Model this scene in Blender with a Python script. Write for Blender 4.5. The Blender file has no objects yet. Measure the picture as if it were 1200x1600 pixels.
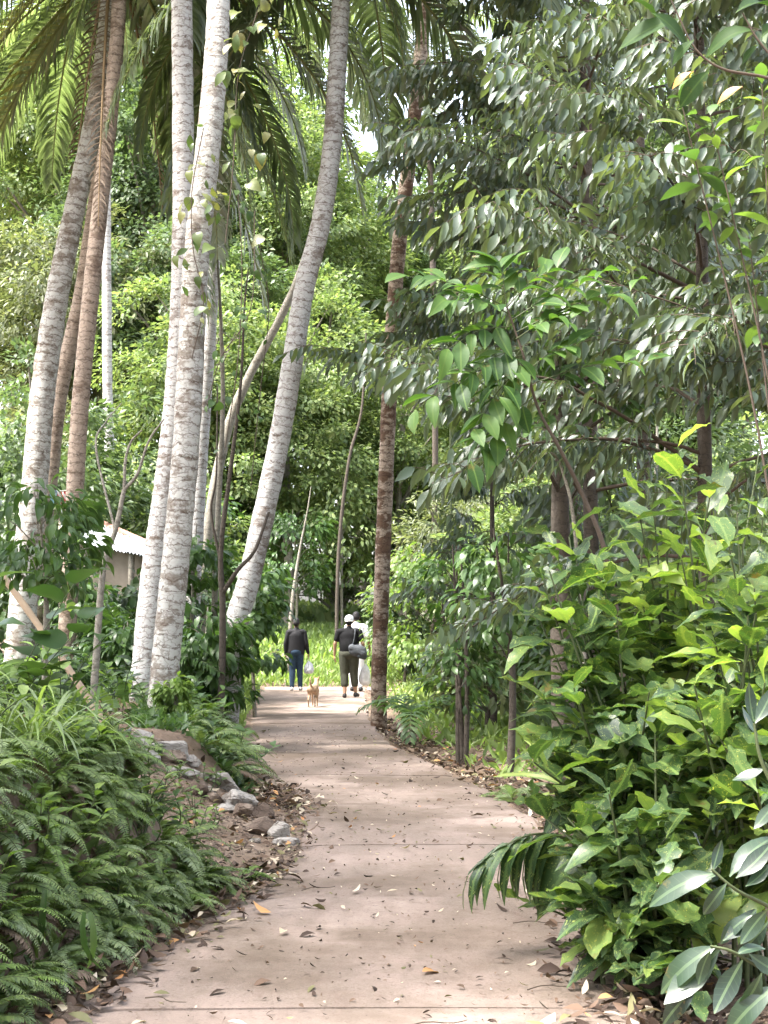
import bpy, math, random
import numpy as np
from mathutils import Matrix, Vector

random.seed(7)
rng = np.random.default_rng(11)
scene = bpy.context.scene
COL = scene.collection

# ---------------------------------------------------------------- camera, sky, sun, exposure
F = 2222.2
CAM_Z = 1.5
PITCH = math.atan(180 / F)
cam_data = bpy.data.cameras.new('camera')
cam_data.lens = 50
cam_data.sensor_width = 36
cam_data.sensor_fit = 'AUTO'
cam_data.clip_end = 2000
cam = bpy.data.objects.new('camera', cam_data)
cam.location = (0, 0, CAM_Z)
cam.rotation_euler = (math.pi / 2 + PITCH, 0, 0)
COL.objects.link(cam)
scene.camera = cam

SUN_EL, SUN_AZ = 60, -112          # azimuth measured from +Y (away from the camera), negative = left
world = bpy.data.worlds.new('World')
scene.world = world
world.use_nodes = True
wn = world.node_tree
sky = wn.nodes.new('ShaderNodeTexSky')
sky.sky_type = 'NISHITA'
sky.sun_disc = False
sky.sun_elevation = math.radians(SUN_EL)
sky.sun_rotation = math.radians(SUN_AZ)
sky.air_density = 1.0
sky.dust_density = 5.0
bg = wn.nodes['Background']
bg.inputs[1].default_value = 0.15
hs = wn.nodes.new('ShaderNodeHueSaturation')          # thin white haze: a paler, less blue sky
hs.inputs['Saturation'].default_value = .55
wn.links.new(sky.outputs[0], hs.inputs['Color'])
wn.links.new(hs.outputs[0], bg.inputs[0])
sun_data = bpy.data.lights.new('sun', 'SUN')
sun_data.energy = 1.9
sun_data.angle = math.radians(5)
sun_data.color = (1.0, 0.97, 0.92)
sun = bpy.data.objects.new('sun', sun_data)
e, a = math.radians(SUN_EL), math.radians(SUN_AZ)
sdir = Vector((math.sin(a) * math.cos(e), math.cos(a) * math.cos(e), math.sin(e)))
sun.rotation_euler = sdir.to_track_quat('Z', 'Y').to_euler()
sun.location = (0, 0, 60)
COL.objects.link(sun)
scene.view_settings.view_transform = 'Standard'
scene.view_settings.look = 'None'
scene.view_settings.exposure = 2.95
scene.view_settings.gamma = 1.0
scene.view_settings.use_curve_mapping = False
scene.render.engine = 'CYCLES'
scene.cycles.max_bounces = 8
scene.cycles.diffuse_bounces = 5
scene.cycles.glossy_bounces = 2
scene.cycles.transmission_bounces = 5
scene.cycles.use_denoising = True

# ---------------------------------------------------------------- small maths helpers
CP, SP = math.cos(PITCH), math.sin(PITCH)


def P(px, py, Y):
    """world point at depth Y seen at photo pixel px, py"""
    dx, dz = (px - 600) / F, (800 - py) / F
    d = np.array([dx, CP - dz * SP, SP + dz * CP])
    t = Y / d[1]
    return np.array([d[0] * t, Y, CAM_Z + d[2] * t])


def pix(p):
    """pixel of world points (N,3)"""
    p = np.atleast_2d(p)
    v = p - np.array([0, 0, CAM_Z])
    fw = v[:, 1] * CP + v[:, 2] * SP
    up = -v[:, 1] * SP + v[:, 2] * CP
    fw = np.maximum(fw, .01)
    return np.stack([600 + F * v[:, 0] / fw, 800 - F * up / fw, fw], 1)


def nrm(v):
    v = np.asarray(v, float)
    return v / np.maximum(np.linalg.norm(v, axis=-1, keepdims=True), 1e-9)


def sstep(x):
    x = np.clip(x, 0, 1)
    return x * x * (3 - 2 * x)


def spline(pts, n):
    pts = np.asarray(pts, float)
    if len(pts) == 2:
        t = np.linspace(0, 1, n)[:, None]
        return pts[0] * (1 - t) + pts[1] * t
    q = np.vstack([2 * pts[0] - pts[1], pts, 2 * pts[-1] - pts[-2]])
    u = np.linspace(0, len(pts) - 1 - 1e-6, n)
    i = u.astype(int)
    f = (u - i)[:, None]
    p0, p1, p2, p3 = q[i], q[i + 1], q[i + 2], q[i + 3]
    return .5 * (2 * p1 + (p2 - p0) * f + (2 * p0 - 5 * p1 + 4 * p2 - p3) * f ** 2 + (3 * p1 - p0 - 3 * p2 + p3) * f ** 3)


# ---------------------------------------------------------------- mesh builder
class MB:
    def __init__(self):
        self.v, self.li, self.ls, self.uv, self.mi = [], [], [], [], []
        self.nv = self.nl = 0

    def add(self, v, faces=None, uv=None, mi=0, li=None, ls=None):
        v = np.asarray(v, float)
        if li is None:
            li = np.concatenate([np.asarray(f) for f in faces]) if len(faces) else np.zeros(0, int)
            ln = np.array([len(f) for f in faces])
            ls = np.concatenate([[0], np.cumsum(ln)[:-1]])
        li, ls = np.asarray(li, int), np.asarray(ls, int)
        self.v.append(v)
        self.li.append(li + self.nv)
        self.ls.append(ls + self.nl)
        self.uv.append(np.zeros((len(li), 2)) if uv is None else np.asarray(uv, float))
        self.mi.append(np.full(len(ls), mi, int))
        self.nv += len(v)
        self.nl += len(li)

    def mesh(self, name, mats, smooth=True):
        me = bpy.data.meshes.new(name)
        v = np.concatenate(self.v)
        li = np.concatenate(self.li)
        ls = np.concatenate(self.ls)
        me.vertices.add(len(v))
        me.vertices.foreach_set('co', v.ravel())
        me.loops.add(len(li))
        me.loops.foreach_set('vertex_index', li.astype(np.int32))
        me.polygons.add(len(ls))
        me.polygons.foreach_set('loop_start', ls.astype(np.int32))
        me.polygons.foreach_set('material_index', np.concatenate(self.mi).astype(np.int32))
        me.polygons.foreach_set('use_smooth', np.full(len(ls), smooth))
        u = me.uv_layers.new(name='UVMap')
        u.data.foreach_set('uv', np.concatenate(self.uv).ravel())
        for m in (mats if isinstance(mats, (list, tuple)) else [mats]):
            me.materials.append(m)
        me.update(calc_edges=True)
        me.validate()
        return me

    def tube(self, pts, rad, sides=10, mi=0, cap=True, ring=0.0, ring_step=0.1, jit=0.0):
        pts = np.asarray(pts, float)
        n = len(pts)
        rad = np.interp(np.linspace(0, 1, n), np.linspace(0, 1, len(rad)), rad) if np.ndim(rad) else np.full(n, rad)
        t = np.gradient(pts, axis=0)
        t = nrm(t)
        ref = np.array([0.0, 1, 0]) if abs(t[:, 2]).mean() > .7 else np.array([0.0, 0, 1])
        x = nrm(np.cross(t, ref))
        y = np.cross(x, t)
        ang = np.linspace(0, 2 * math.pi, sides, endpoint=False)
        L = np.concatenate([[0], np.cumsum(np.linalg.norm(np.diff(pts, axis=0), axis=1))])
        r = rad[:, None] * np.ones((1, sides))
        if ring:
            r = r * (1 + ring * np.where(((L / ring_step) % 1) < .5, 1, -1)[:, None] * (0.5 + rng.random((n, 1))))
        if jit:
            r = r * (1 + jit * rng.normal(size=(n, sides)))
        v = pts[:, None, :] + r[..., None] * (np.cos(ang)[None, :, None] * x[:, None, :] + np.sin(ang)[None, :, None] * y[:, None, :])
        v = v.reshape(-1, 3)
        i, j = np.meshgrid(np.arange(n - 1), np.arange(sides), indexing='ij')
        i, j = i.ravel(), j.ravel()
        j2 = (j + 1) % sides
        q = np.stack([i * sides + j, i * sides + j2, (i + 1) * sides + j2, (i + 1) * sides + j], 1)
        uv = np.stack([np.stack([j / sides, L[i]], 1), np.stack([(j + 1) / sides, L[i]], 1),
                       np.stack([(j + 1) / sides, L[i + 1]], 1), np.stack([j / sides, L[i + 1]], 1)], 1)
        li, ls = q.ravel(), np.arange(len(q)) * 4
        self.add(v, uv=uv.reshape(-1, 2), mi=mi, li=li, ls=ls)
        if cap:
            k = np.arange(sides)
            self.add(v[:sides], [k[::-1]], mi=mi)
            self.add(v[-sides:], [k], mi=mi)

    def box(self, c, s, rz=0, mi=0):
        c, s = np.asarray(c, float), np.asarray(s, float) / 2
        v = np.array([[x, y, z] for z in (-1, 1) for y in (-1, 1) for x in (-1, 1)]) * s
        R = np.array([[math.cos(rz), -math.sin(rz), 0], [math.sin(rz), math.cos(rz), 0], [0, 0, 1]])
        self.add(v @ R.T + c, [[0, 2, 3, 1], [4, 5, 7, 6], [0, 1, 5, 4], [2, 6, 7, 3], [0, 4, 6, 2], [1, 3, 7, 5]], mi=mi)


# ---------------------------------------------------------------- objects
def link(name, me, parent=None):
    o = bpy.data.objects.new(name, me)
    COL.objects.link(o)
    if parent is not None:
        o.parent = parent
    return o


def tag(o, label=None, cat=None, group=None, kind=None):
    if label:
        o['label'] = label
    if cat:
        o['category'] = cat
    if group:
        o['group'] = group
    if kind:
        o['kind'] = kind
    return o


def thing(name, label, cat, loc, group=None):
    o = bpy.data.objects.new(name, None)
    COL.objects.link(o)
    o.location = [float(c) for c in loc]
    o.empty_display_size = .1
    return tag(o, label, cat, group)


def part(name, mb, mats, parent, smooth=True, kind=None, world=True):
    """mb is in world coordinates when world is true"""
    if world and parent is not None:
        b = np.array(parent.location)
        mb.v = [v - b for v in mb.v]
    o = link(name, mb.mesh(name, mats, smooth), parent)
    if kind:
        o['kind'] = kind
    return o


def copy_thing(src, loc, rz, sc, label=None, group=None):
    c = src.copy()
    COL.objects.link(c)
    c.location = [float(v) for v in loc]
    c.rotation_euler = (0, 0, rz)
    c.scale = (sc, sc, sc) if np.ndim(sc) == 0 else sc
    if label:
        c['label'] = label
    if group:
        c['group'] = group
    for ch in src.children:
        d = ch.copy()
        COL.objects.link(d)
        d.parent = c
        for g in ch.children:
            k = g.copy()
            COL.objects.link(k)
            k.parent = d
    return c


# ---------------------------------------------------------------- materials
def new_mat(name):
    m = bpy.data.materials.new(name)
    m.use_nodes = True
    nt = m.node_tree
    return m, nt, nt.nodes['Principled BSDF'], nt.nodes['Material Output']


def N(nt, t, **kw):
    n = nt.nodes.new(t)
    for k, v in kw.items():
        if isinstance(k, str) and hasattr(n, k):
            setattr(n, k, v)
    return n


def ramp(nt, fac, stops):
    r = nt.nodes.new('ShaderNodeValToRGB')
    el = r.color_ramp.elements
    while len(el) < len(stops):
        el.new(.5)
    for i, (p, c) in enumerate(stops):
        el[i].position = p
        el[i].color = (*c, 1) if len(c) == 3 else c
    nt.links.new(fac, r.inputs[0])
    return r.outputs[0]


def noise(nt, scale, detail=4, rough=.6, vec=None, dim='3D'):
    n = nt.nodes.new('ShaderNodeTexNoise')
    n.inputs['Scale'].default_value = scale
    n.inputs['Detail'].default_value = detail
    n.inputs['Roughness'].default_value = rough
    if vec is not None:
        nt.links.new(vec, n.inputs['Vector'])
    return n.outputs['Fac']


def math_node(nt, op, a, b=None, clamp=False):
    n = nt.nodes.new('ShaderNodeMath')
    n.operation = op
    n.use_clamp = clamp
    for i, v in enumerate((a, b)):
        if v is None:
            continue
        if isinstance(v, (int, float)):
            n.inputs[i].default_value = v
        else:
            nt.links.new(v, n.inputs[i])
    return n.outputs[0]


def mixc(nt, fac, a, b, mode='MIX'):
    n = nt.nodes.new('ShaderNodeMix')
    n.data_type = 'RGBA'
    n.blend_type = mode
    for i, v in ((0, fac), (6, a), (7, b)):
        if isinstance(v, (int, float)):
            n.inputs[i].default_value = v
        elif isinstance(v, tuple):
            n.inputs[i].default_value = (*v, 1)
        else:
            nt.links.new(v, n.inputs[i])
    return n.outputs[2]


def bump(nt, bsdf, h, strength=.4, dist=.01):
    b = nt.nodes.new('ShaderNodeBump')
    b.inputs['Strength'].default_value = strength
    b.inputs['Distance'].default_value = dist
    nt.links.new(h, b.inputs['Height'])
    nt.links.new(b.outputs[0], bsdf.inputs['Normal'])


def leaf_mat(name, cols, back=None, rough=.42, spec=.5, trans=.35, tint=(1.25, 1.35, .55), fleck=None, rib=None, clump=.35):
    ds = .25 if name.startswith('forest') else .16
    cols = [tuple(c * (1 - ds) + ds * (.3 * q[0] + .6 * q[1] + .1 * q[2]) for c in q) for q in cols]
    m, nt, b, out = new_mat(name)
    geo = N(nt, 'ShaderNodeNewGeometry')
    oi = N(nt, 'ShaderNodeObjectInfo')
    s = math_node(nt, 'FRACT', math_node(nt, 'ADD', geo.outputs['Random Per Island'], oi.outputs['Random']))
    tc = N(nt, 'ShaderNodeTexCoord')
    if clump:
        nz = noise(nt, .9, 2, .5, geo.outputs['Position'])
        s = math_node(nt, 'ADD', math_node(nt, 'MULTIPLY', s, 1 - clump), math_node(nt, 'MULTIPLY', nz, clump))
    k = len(cols)
    c = ramp(nt, s, [(.08 + .84 * i / max(k - 1, 1), cc) for i, cc in enumerate(cols)])
    if fleck:
        nf = noise(nt, 26, 3, .7, tc.outputs['UV'])
        nf2 = noise(nt, 7, 2, .5, tc.outputs['UV'])
        ff = math_node(nt, 'MULTIPLY', ramp(nt, nf, [(.54, (0, 0, 0)), (.62, (1, 1, 1))]), ramp(nt, nf2, [(.42, (0, 0, 0)), (.6, (1, 1, 1))]))
        c = mixc(nt, ff, c, fleck)
    if rib:
        sx = N(nt, 'ShaderNodeSeparateXYZ')
        nt.links.new(tc.outputs['UV'], sx.inputs[0])
        dist = math_node(nt, 'ABSOLUTE', math_node(nt, 'SUBTRACT', sx.outputs[0], .5))
        w1 = math_node(nt, 'LESS_THAN', dist, .035)
        vv = math_node(nt, 'FRACT', math_node(nt, 'MULTIPLY', math_node(nt, 'SUBTRACT', sx.outputs[1], math_node(nt, 'MULTIPLY', dist, .35)), 9))
        w2 = math_node(nt, 'MULTIPLY', math_node(nt, 'LESS_THAN', vv, .1), .22)
        c = mixc(nt, math_node(nt, 'MAXIMUM', w1, w2), c, rib)
    if rib:
        nb = noise(nt, 11, 4, .7, geo.outputs['Position'])
        nb2 = noise(nt, 2.3, 2, .5, geo.outputs['Position'])
        bl = math_node(nt, 'MULTIPLY', ramp(nt, nb, [(.60, (0, 0, 0)), (.66, (1, 1, 1))]), ramp(nt, nb2, [(.45, (0, 0, 0)), (.6, (.9, .9, .9))]))
        c = mixc(nt, bl, c, (.16, .115, .035))
    if back:
        c = mixc(nt, geo.outputs['Backfacing'], c, back)
    nt.links.new(c, b.inputs['Base Color'])
    b.inputs['Roughness'].default_value = rough
    b.inputs['Specular IOR Level'].default_value = spec
    if name.startswith('forest'):
        tint = (1.2, 1.22, .75)
    if trans:
        tr = N(nt, 'ShaderNodeBsdfTranslucent')
        tcx = mixc(nt, 1.0, c, tint, 'MULTIPLY')
        nt.links.new(tcx, tr.inputs[0])
        mx = N(nt, 'ShaderNodeMixShader')
        mx.inputs[0].default_value = trans
        nt.links.new(b.outputs[0], mx.inputs[1])
        nt.links.new(tr.outputs[0], mx.inputs[2])
        nt.links.new(mx.outputs[0], out.inputs[0])
    return m


def plain(name, col, rough=.7, spec=.3, var=.15, scale=40):
    m, nt, b, out = new_mat(name)
    tc = N(nt, 'ShaderNodeTexCoord')
    n = noise(nt, scale, 4, .6, tc.outputs['Object'])
    lo = tuple(max(0, c * (1 - var)) for c in col)
    hi = tuple(min(1, c * (1 + var)) for c in col)
    nt.links.new(ramp(nt, n, [(.3, lo), (.7, hi)]), b.inputs['Base Color'])
    b.inputs['Roughness'].default_value = rough
    b.inputs['Specular IOR Level'].default_value = spec
    bump(nt, b, n, .2, .004)
    return m


def bark_mat(name, pale, mid, dark, patch=.5, ring=1.0):
    """palm bark: pale lichen plates over brown bark, dark leaf-scar rings"""
    m, nt, b, out = new_mat(name)
    tc = N(nt, 'ShaderNodeTexCoord')
    geo = N(nt, 'ShaderNodeNewGeometry')
    mp = N(nt, 'ShaderNodeMapping')
    mp.inputs['Scale'].default_value = (1, 1, 1.6)
    nt.links.new(geo.outputs['Position'], mp.inputs[0])
    big = noise(nt, 2.2, 5, .65, mp.outputs[0])
    fine = noise(nt, 26, 5, .65, mp.outputs[0])
    mid_n = noise(nt, 9, 4, .6, mp.outputs[0])
    vo = N(nt, 'ShaderNodeTexVoronoi')
    vo.feature = 'DISTANCE_TO_EDGE'
    vo.inputs['Scale'].default_value = 7.5
    wv = N(nt, 'ShaderNodeVectorMath')
    wv.operation = 'ADD'
    ns = N(nt, 'ShaderNodeTexNoise')
    ns.inputs['Scale'].default_value = 9
    nt.links.new(mp.outputs[0], ns.inputs['Vector'])
    sc = N(nt, 'ShaderNodeVectorMath')
    sc.operation = 'SCALE'
    sc.inputs['Scale'].default_value = .22
    nt.links.new(ns.outputs['Color'], sc.inputs[0])
    nt.links.new(mp.outputs[0], wv.inputs[0])
    nt.links.new(sc.outputs[0], wv.inputs[1])
    nt.links.new(wv.outputs[0], vo.inputs['Vector'])
    crack = ramp(nt, vo.outputs['Distance'], [(.0, (0, 0, 0)), (.07, (1, 1, 1))])
    base = mixc(nt, fine, mid, pale)
    s = math_node(nt, 'ADD', math_node(nt, 'MULTIPLY', big, .62), math_node(nt, 'MULTIPLY', mid_n, .38))
    pm = ramp(nt, s, [(patch - .03, (0, 0, 0)), (patch + .03, (1, 1, 1))])
    c = mixc(nt, pm, base, mixc(nt, fine, dark, mid))
    c = mixc(nt, math_node(nt, 'MULTIPLY', math_node(nt, 'SUBTRACT', 1.0, crack), .55), c, dark)
    sx = N(nt, 'ShaderNodeSeparateXYZ')
    nt.links.new(tc.outputs['UV'], sx.inputs[0])
    rr = math_node(nt, 'FRACT', math_node(nt, 'ADD', math_node(nt, 'MULTIPLY', sx.outputs[1], 8.5), math_node(nt, 'MULTIPLY', mid_n, 1.4)))
    rm = math_node(nt, 'MULTIPLY', math_node(nt, 'LESS_THAN', rr, .13), math_node(nt, 'MULTIPLY', ramp(nt, fine, [(.35, (.25, .25, .25)), (.55, (1, 1, 1))]), .85 * ring))
    c = mixc(nt, rm, c, dark)
    nt.links.new(c, b.inputs['Base Color'])
    b.inputs['Roughness'].default_value = .85
    b.inputs['Specular IOR Level'].default_value = .2
    h = math_node(nt, 'SUBTRACT', math_node(nt, 'ADD', fine, math_node(nt, 'MULTIPLY', crack, .6)), math_node(nt, 'MULTIPLY', rm, .8))
    bump(nt, b, h, .55, .012)
    return m


M = {}
M['forest_a'] = leaf_mat('forest_leaf_bright', [(.06, .115, .02), (.11, .19, .03), (.18, .26, .045), (.24, .29, .06)], rough=.45, trans=.45)
M['forest_b'] = leaf_mat('forest_leaf_mid', [(.045, .09, .02), (.075, .14, .03), (.12, .19, .045)], rough=.42, trans=.42)
M['forest_c'] = leaf_mat('forest_leaf_olive', [(.06, .095, .025), (.12, .155, .04), (.19, .21, .06)], rough=.45, trans=.42)
M['durian'] = leaf_mat('drooping_leaf', [(.045, .078, .05), (.07, .11, .07), (.11, .155, .10)], back=(.085, .115, .065), rough=.46, spec=.9, trans=.34, tint=(1.2, 1.3, .6))
M['durian_pale'] = leaf_mat('drooping_leaf_pale', [(.085, .13, .075), (.12, .17, .10), (.16, .21, .13)], back=(.12, .15, .07), rough=.36, spec=.7, trans=.45, tint=(1.2, 1.3, .6))
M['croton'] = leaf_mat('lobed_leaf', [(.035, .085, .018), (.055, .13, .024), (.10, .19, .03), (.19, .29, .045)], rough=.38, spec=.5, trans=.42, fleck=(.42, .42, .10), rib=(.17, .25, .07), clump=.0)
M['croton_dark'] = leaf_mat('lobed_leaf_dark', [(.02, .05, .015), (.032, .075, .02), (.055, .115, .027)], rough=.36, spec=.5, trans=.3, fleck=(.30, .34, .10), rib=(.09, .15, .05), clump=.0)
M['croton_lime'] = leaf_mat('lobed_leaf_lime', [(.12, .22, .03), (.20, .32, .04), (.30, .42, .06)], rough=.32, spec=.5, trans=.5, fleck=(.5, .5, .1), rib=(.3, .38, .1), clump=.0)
M['rubber'] = leaf_mat('thick_leaf', [(.010, .026, .014), (.016, .036, .021), (.026, .056, .026)], back=(.035, .065, .025), rough=.36, spec=.55, trans=.2, rib=(.07, .11, .055), clump=.0)
M['rambutan'] = leaf_mat('pinnate_leaf', [(.025, .075, .01), (.045, .115, .014), (.075, .16, .018)], rough=.5, spec=.3, trans=.42, rib=(.1, .17, .04), clump=.0)
M['dark_leaf'] = leaf_mat('dark_broad_leaf', [(.018, .04, .012), (.03, .06, .016), (.045, .085, .02)], rough=.4, spec=.35, trans=.3)
M['broad'] = leaf_mat('broad_leaf', [(.03, .07, .016), (.055, .12, .025), (.095, .18, .035)], rough=.38, trans=.4)
M['broad_lime'] = leaf_mat('broad_leaf_lime', [(.09, .17, .025), (.15, .25, .035), (.22, .32, .05)], rough=.4, trans=.45)
M['fern'] = leaf_mat('fern_leaf', [(.065, .115, .03), (.10, .165, .036), (.14, .21, .045), (.20, .28, .05)], rough=.45, trans=.35)
M['palm'] = leaf_mat('palm_leaflet', [(.09, .125, .065), (.13, .175, .095), (.18, .22, .14)], rough=.33, spec=.9, trans=.5, clump=.2)
M['palm_yellow'] = leaf_mat('palm_leaflet_yellowing', [(.10, .12, .04), (.20, .19, .06), (.30, .25, .09)], rough=.4, trans=.35)
M['palm_dead'] = leaf_mat('palm_leaflet_dead', [(.09, .06, .04), (.16, .11, .075), (.22, .16, .11)], rough=.7, spec=.2, trans=.15)
M['grass'] = leaf_mat('grass_blade', [(.12, .20, .04), (.19, .29, .06), (.28, .37, .09)], rough=.5, trans=.45)
M['grass_mid'] = leaf_mat('grass_blade_mid', [(.05, .11, .02), (.09, .17, .03), (.14, .22, .045)], rough=.5, trans=.4)
M['rachis'] = plain('frond_stalk', (.17, .17, .06), .5)
M['rachis_dead'] = plain('dead_stalk', (.25, .17, .09), .7)
M['stem'] = plain('green_stem', (.06, .075, .03), .6)
M['twig'] = plain('brown_twig', (.075, .055, .04), .8)
M['dark_bark'] = bark_mat('dark_bark', (.09, .075, .06), (.06, .048, .038), (.025, .02, .016), .62, .3)
M['grey_bark'] = bark_mat('grey_bark', (.28, .26, .22), (.17, .15, .12), (.07, .06, .045), .6, .4)
M['palm_white'] = bark_mat('palm_bark_white', (.54, .54, .53), (.34, .32, .30), (.11, .075, .055), .57)
M['palm_spotted'] = bark_mat('palm_bark_spotted', (.50, .50, .48), (.32, .30, .265), (.10, .068, .05), .538)
M['palm_brown'] = bark_mat('palm_bark_brown', (.36, .30, .25), (.22, .16, .12), (.085, .06, .045), .55)
M['palm_rust'] = bark_mat('palm_bark_rust', (.44, .38, .31), (.16, .095, .06), (.05, .03, .02), .50)
M['rock'] = bark_mat('grey_rock', (.32, .30, .275), (.26, .235, .21), (.11, .085, .065), .54, 0)
M['rock_brown'] = bark_mat('earthy_rock', (.24, .19, .15), (.15, .11, .085), (.07, .05, .038), .48, 0)


# ---------------------------------------------------------------- leaf templates (length 1 along +Y, normal +Z)
class Tmpl:
    def __init__(self, v, faces, uvv):
        self.v = np.asarray(v, float)
        self.li = np.concatenate([np.asarray(f) for f in faces])
        ln = np.array([len(f) for f in faces])
        self.ls = np.concatenate([[0], np.cumsum(ln)[:-1]])
        self.uv = np.asarray(uvv, float)[self.li]


def strip_leaf(prof, fold=.25, droop=.15, wav=0.0, twist=0.0, pet=0.0):
    """prof: list of (t, half width)"""
    v, uv = [], []
    for t, w in prof:
        z = -droop * t * t + .5 * droop * t
        zz = wav * math.sin(t * 19)
        tw = twist * t
        for s in (-1, 0, 1):
            x = s * w
            h = abs(s) * w * fold + s * zz * w
            v.append((x * math.cos(tw) - h * math.sin(tw), t, z + x * math.sin(tw) + h * math.cos(tw)))
            uv.append((.5 + .5 * s * min(1, w / .3), t))
    f = []
    for i in range(len(prof) - 1):
        a = 3 * i
        f += [[a, a + 1, a + 4, a + 3], [a + 1, a + 2, a + 5, a + 4]]
    return Tmpl(v, f, uv)


T_far = Tmpl([(0, 0, 0), (.28, .45, .07), (0, 1, -.06), (-.28, .45, .07)], [[0, 1, 2], [0, 2, 3]], [(.5, 0), (1, .5), (.5, 1), (0, .5)])
T_far2 = Tmpl([(0, 0, 0), (.19, .35, .05), (.15, .7, .0), (0, 1, -.12), (-.15, .7, .0), (-.19, .35, .05)],
              [[0, 1, 2, 3], [0, 3, 4, 5]], [(.5, 0), (1, .4), (.9, .7), (.5, 1), (.1, .7), (0, .4)])
T_mid = strip_leaf([(0, .01), (.12, .09), (.38, .19), (.68, .16), (.9, .06), (1, .004)], .3, .3)
T_mid3 = strip_leaf([(0, .01), (.12, .07), (.38, .15), (.68, .13), (.9, .05), (1, .004)], .5, .6, .1, .4)
T_mid2 = strip_leaf([(0, .01), (.15, .12), (.45, .24), (.75, .18), (1, .004)], .2, .5, .15)
T_ellip = strip_leaf([(0, .012), (.06, .03), (.16, .10), (.32, .19), (.5, .225), (.68, .20), (.84, .12), (.94, .045), (1, .004)], .22, .35, .12)
T_ellip2 = strip_leaf([(0, .012), (.06, .03), (.16, .09), (.32, .165), (.5, .19), (.68, .17), (.84, .10), (.94, .04), (1, .004)], .4, .7, .2, .5)
T_long = strip_leaf([(0, .012), (.06, .03), (.16, .085), (.32, .145), (.5, .165), (.68, .15), (.84, .10), (.94, .045), (1, .004)], .3, .55, .12, .25)
T_long2 = strip_leaf([(0, .012), (.06, .03), (.16, .08), (.32, .15), (.5, .185), (.68, .165), (.84, .11), (.94, .05), (1, .004)], .15, -.3, .15, -.4)
T_broad = strip_leaf([(0, .014), (.08, .03), (.18, .13), (.34, .21), (.5, .235), (.64, .225), (.78, .19), (.9, .11), (1, .006)], .2, .35, .28, .15)
T_lobed = strip_leaf([(0, 0.013), (.08, 0.021), (.18, 0.094), (.3, 0.166), (.4, 0.177), (.46, 0.104), (.52, 0.089), (.6, 0.198), (.7, 0.244), (.76, 0.156), (.82, 0.104), (.9, 0.094), (1, 0.006)], .25, .35, .25)
T_lobed2 = strip_leaf([(0, 0.013), (.08, 0.021), (.2, 0.083), (.34, 0.156), (.44, 0.104), (.54, 0.166), (.64, 0.198), (.71, 0.114), (.8, 0.135), (.87, 0.104), (1, 0.006)], .35, .8, .35, .6)
T_lobed3 = strip_leaf([(0, 0.013), (.1, 0.031), (.22, 0.104), (.4, 0.156), (.6, 0.166), (.76, 0.198), (.84, 0.177), (.9, 0.073), (.97, 0.052), (1, 0.006)], .15, -.25, .3, -.5)
T_blade = Tmpl([(-.02, 0, 0), (.02, 0, 0), (.016, .5, -.02), (-.016, .5, -.02), (0, 1, -.25)], [[0, 1, 2, 3], [3, 2, 4]], [(0, 0), (1, 0), (1, .5), (0, .5), (.5, 1)])
T_strap = strip_leaf([(0, .03), (.2, .045), (.45, .05), (.7, .042), (.88, .025), (1, .003)], .35, 1.0)
T_heart = strip_leaf([(0, .02), (.03, .22), (.15, .33), (.35, .36), (.6, .27), (.82, .12), (1, .004)], .2, .5, .1)


def frames(d, n):
    y = nrm(d)
    x = nrm(np.cross(y, n))
    z = np.cross(x, y)
    return np.stack([x, y, z], 2)


def scatter(mb, tm, pos, d, n, size, wid=None, mi=0):
    pos = np.asarray(pos, float)
    k = len(pos)
    if k == 0:
        return
    R = frames(np.asarray(d, float), np.asarray(n, float))
    s = np.broadcast_to(np.asarray(size, float), (k,))
    V = np.repeat(tm.v[None], k, 0)
    if wid is not None:
        V = V * np.stack([np.broadcast_to(wid, (k,)), np.ones(k), np.ones(k)], 1)[:, None, :]
    W = np.einsum('kij,kvj->kvi', R, V) * s[:, None, None] + pos[:, None, :]
    nv, nl = len(tm.v), len(tm.li)
    li = (tm.li[None] + (np.arange(k) * nv)[:, None]).ravel()
    ls = (tm.ls[None] + (np.arange(k) * nl)[:, None]).ravel()
    mb.add(W.reshape(-1, 3), uv=np.tile(tm.uv, (k, 1)), mi=mi, li=li, ls=ls)


_leafmesh = {}


def leaf_mesh(tm, mat):
    key = (id(tm), mat.name)
    if key not in _leafmesh:
        b = MB()
        b.add(tm.v, uv=tm.uv, li=tm.li, ls=tm.ls)
        _leafmesh[key] = b.mesh('leaf', mat)
    return _leafmesh[key]


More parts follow.
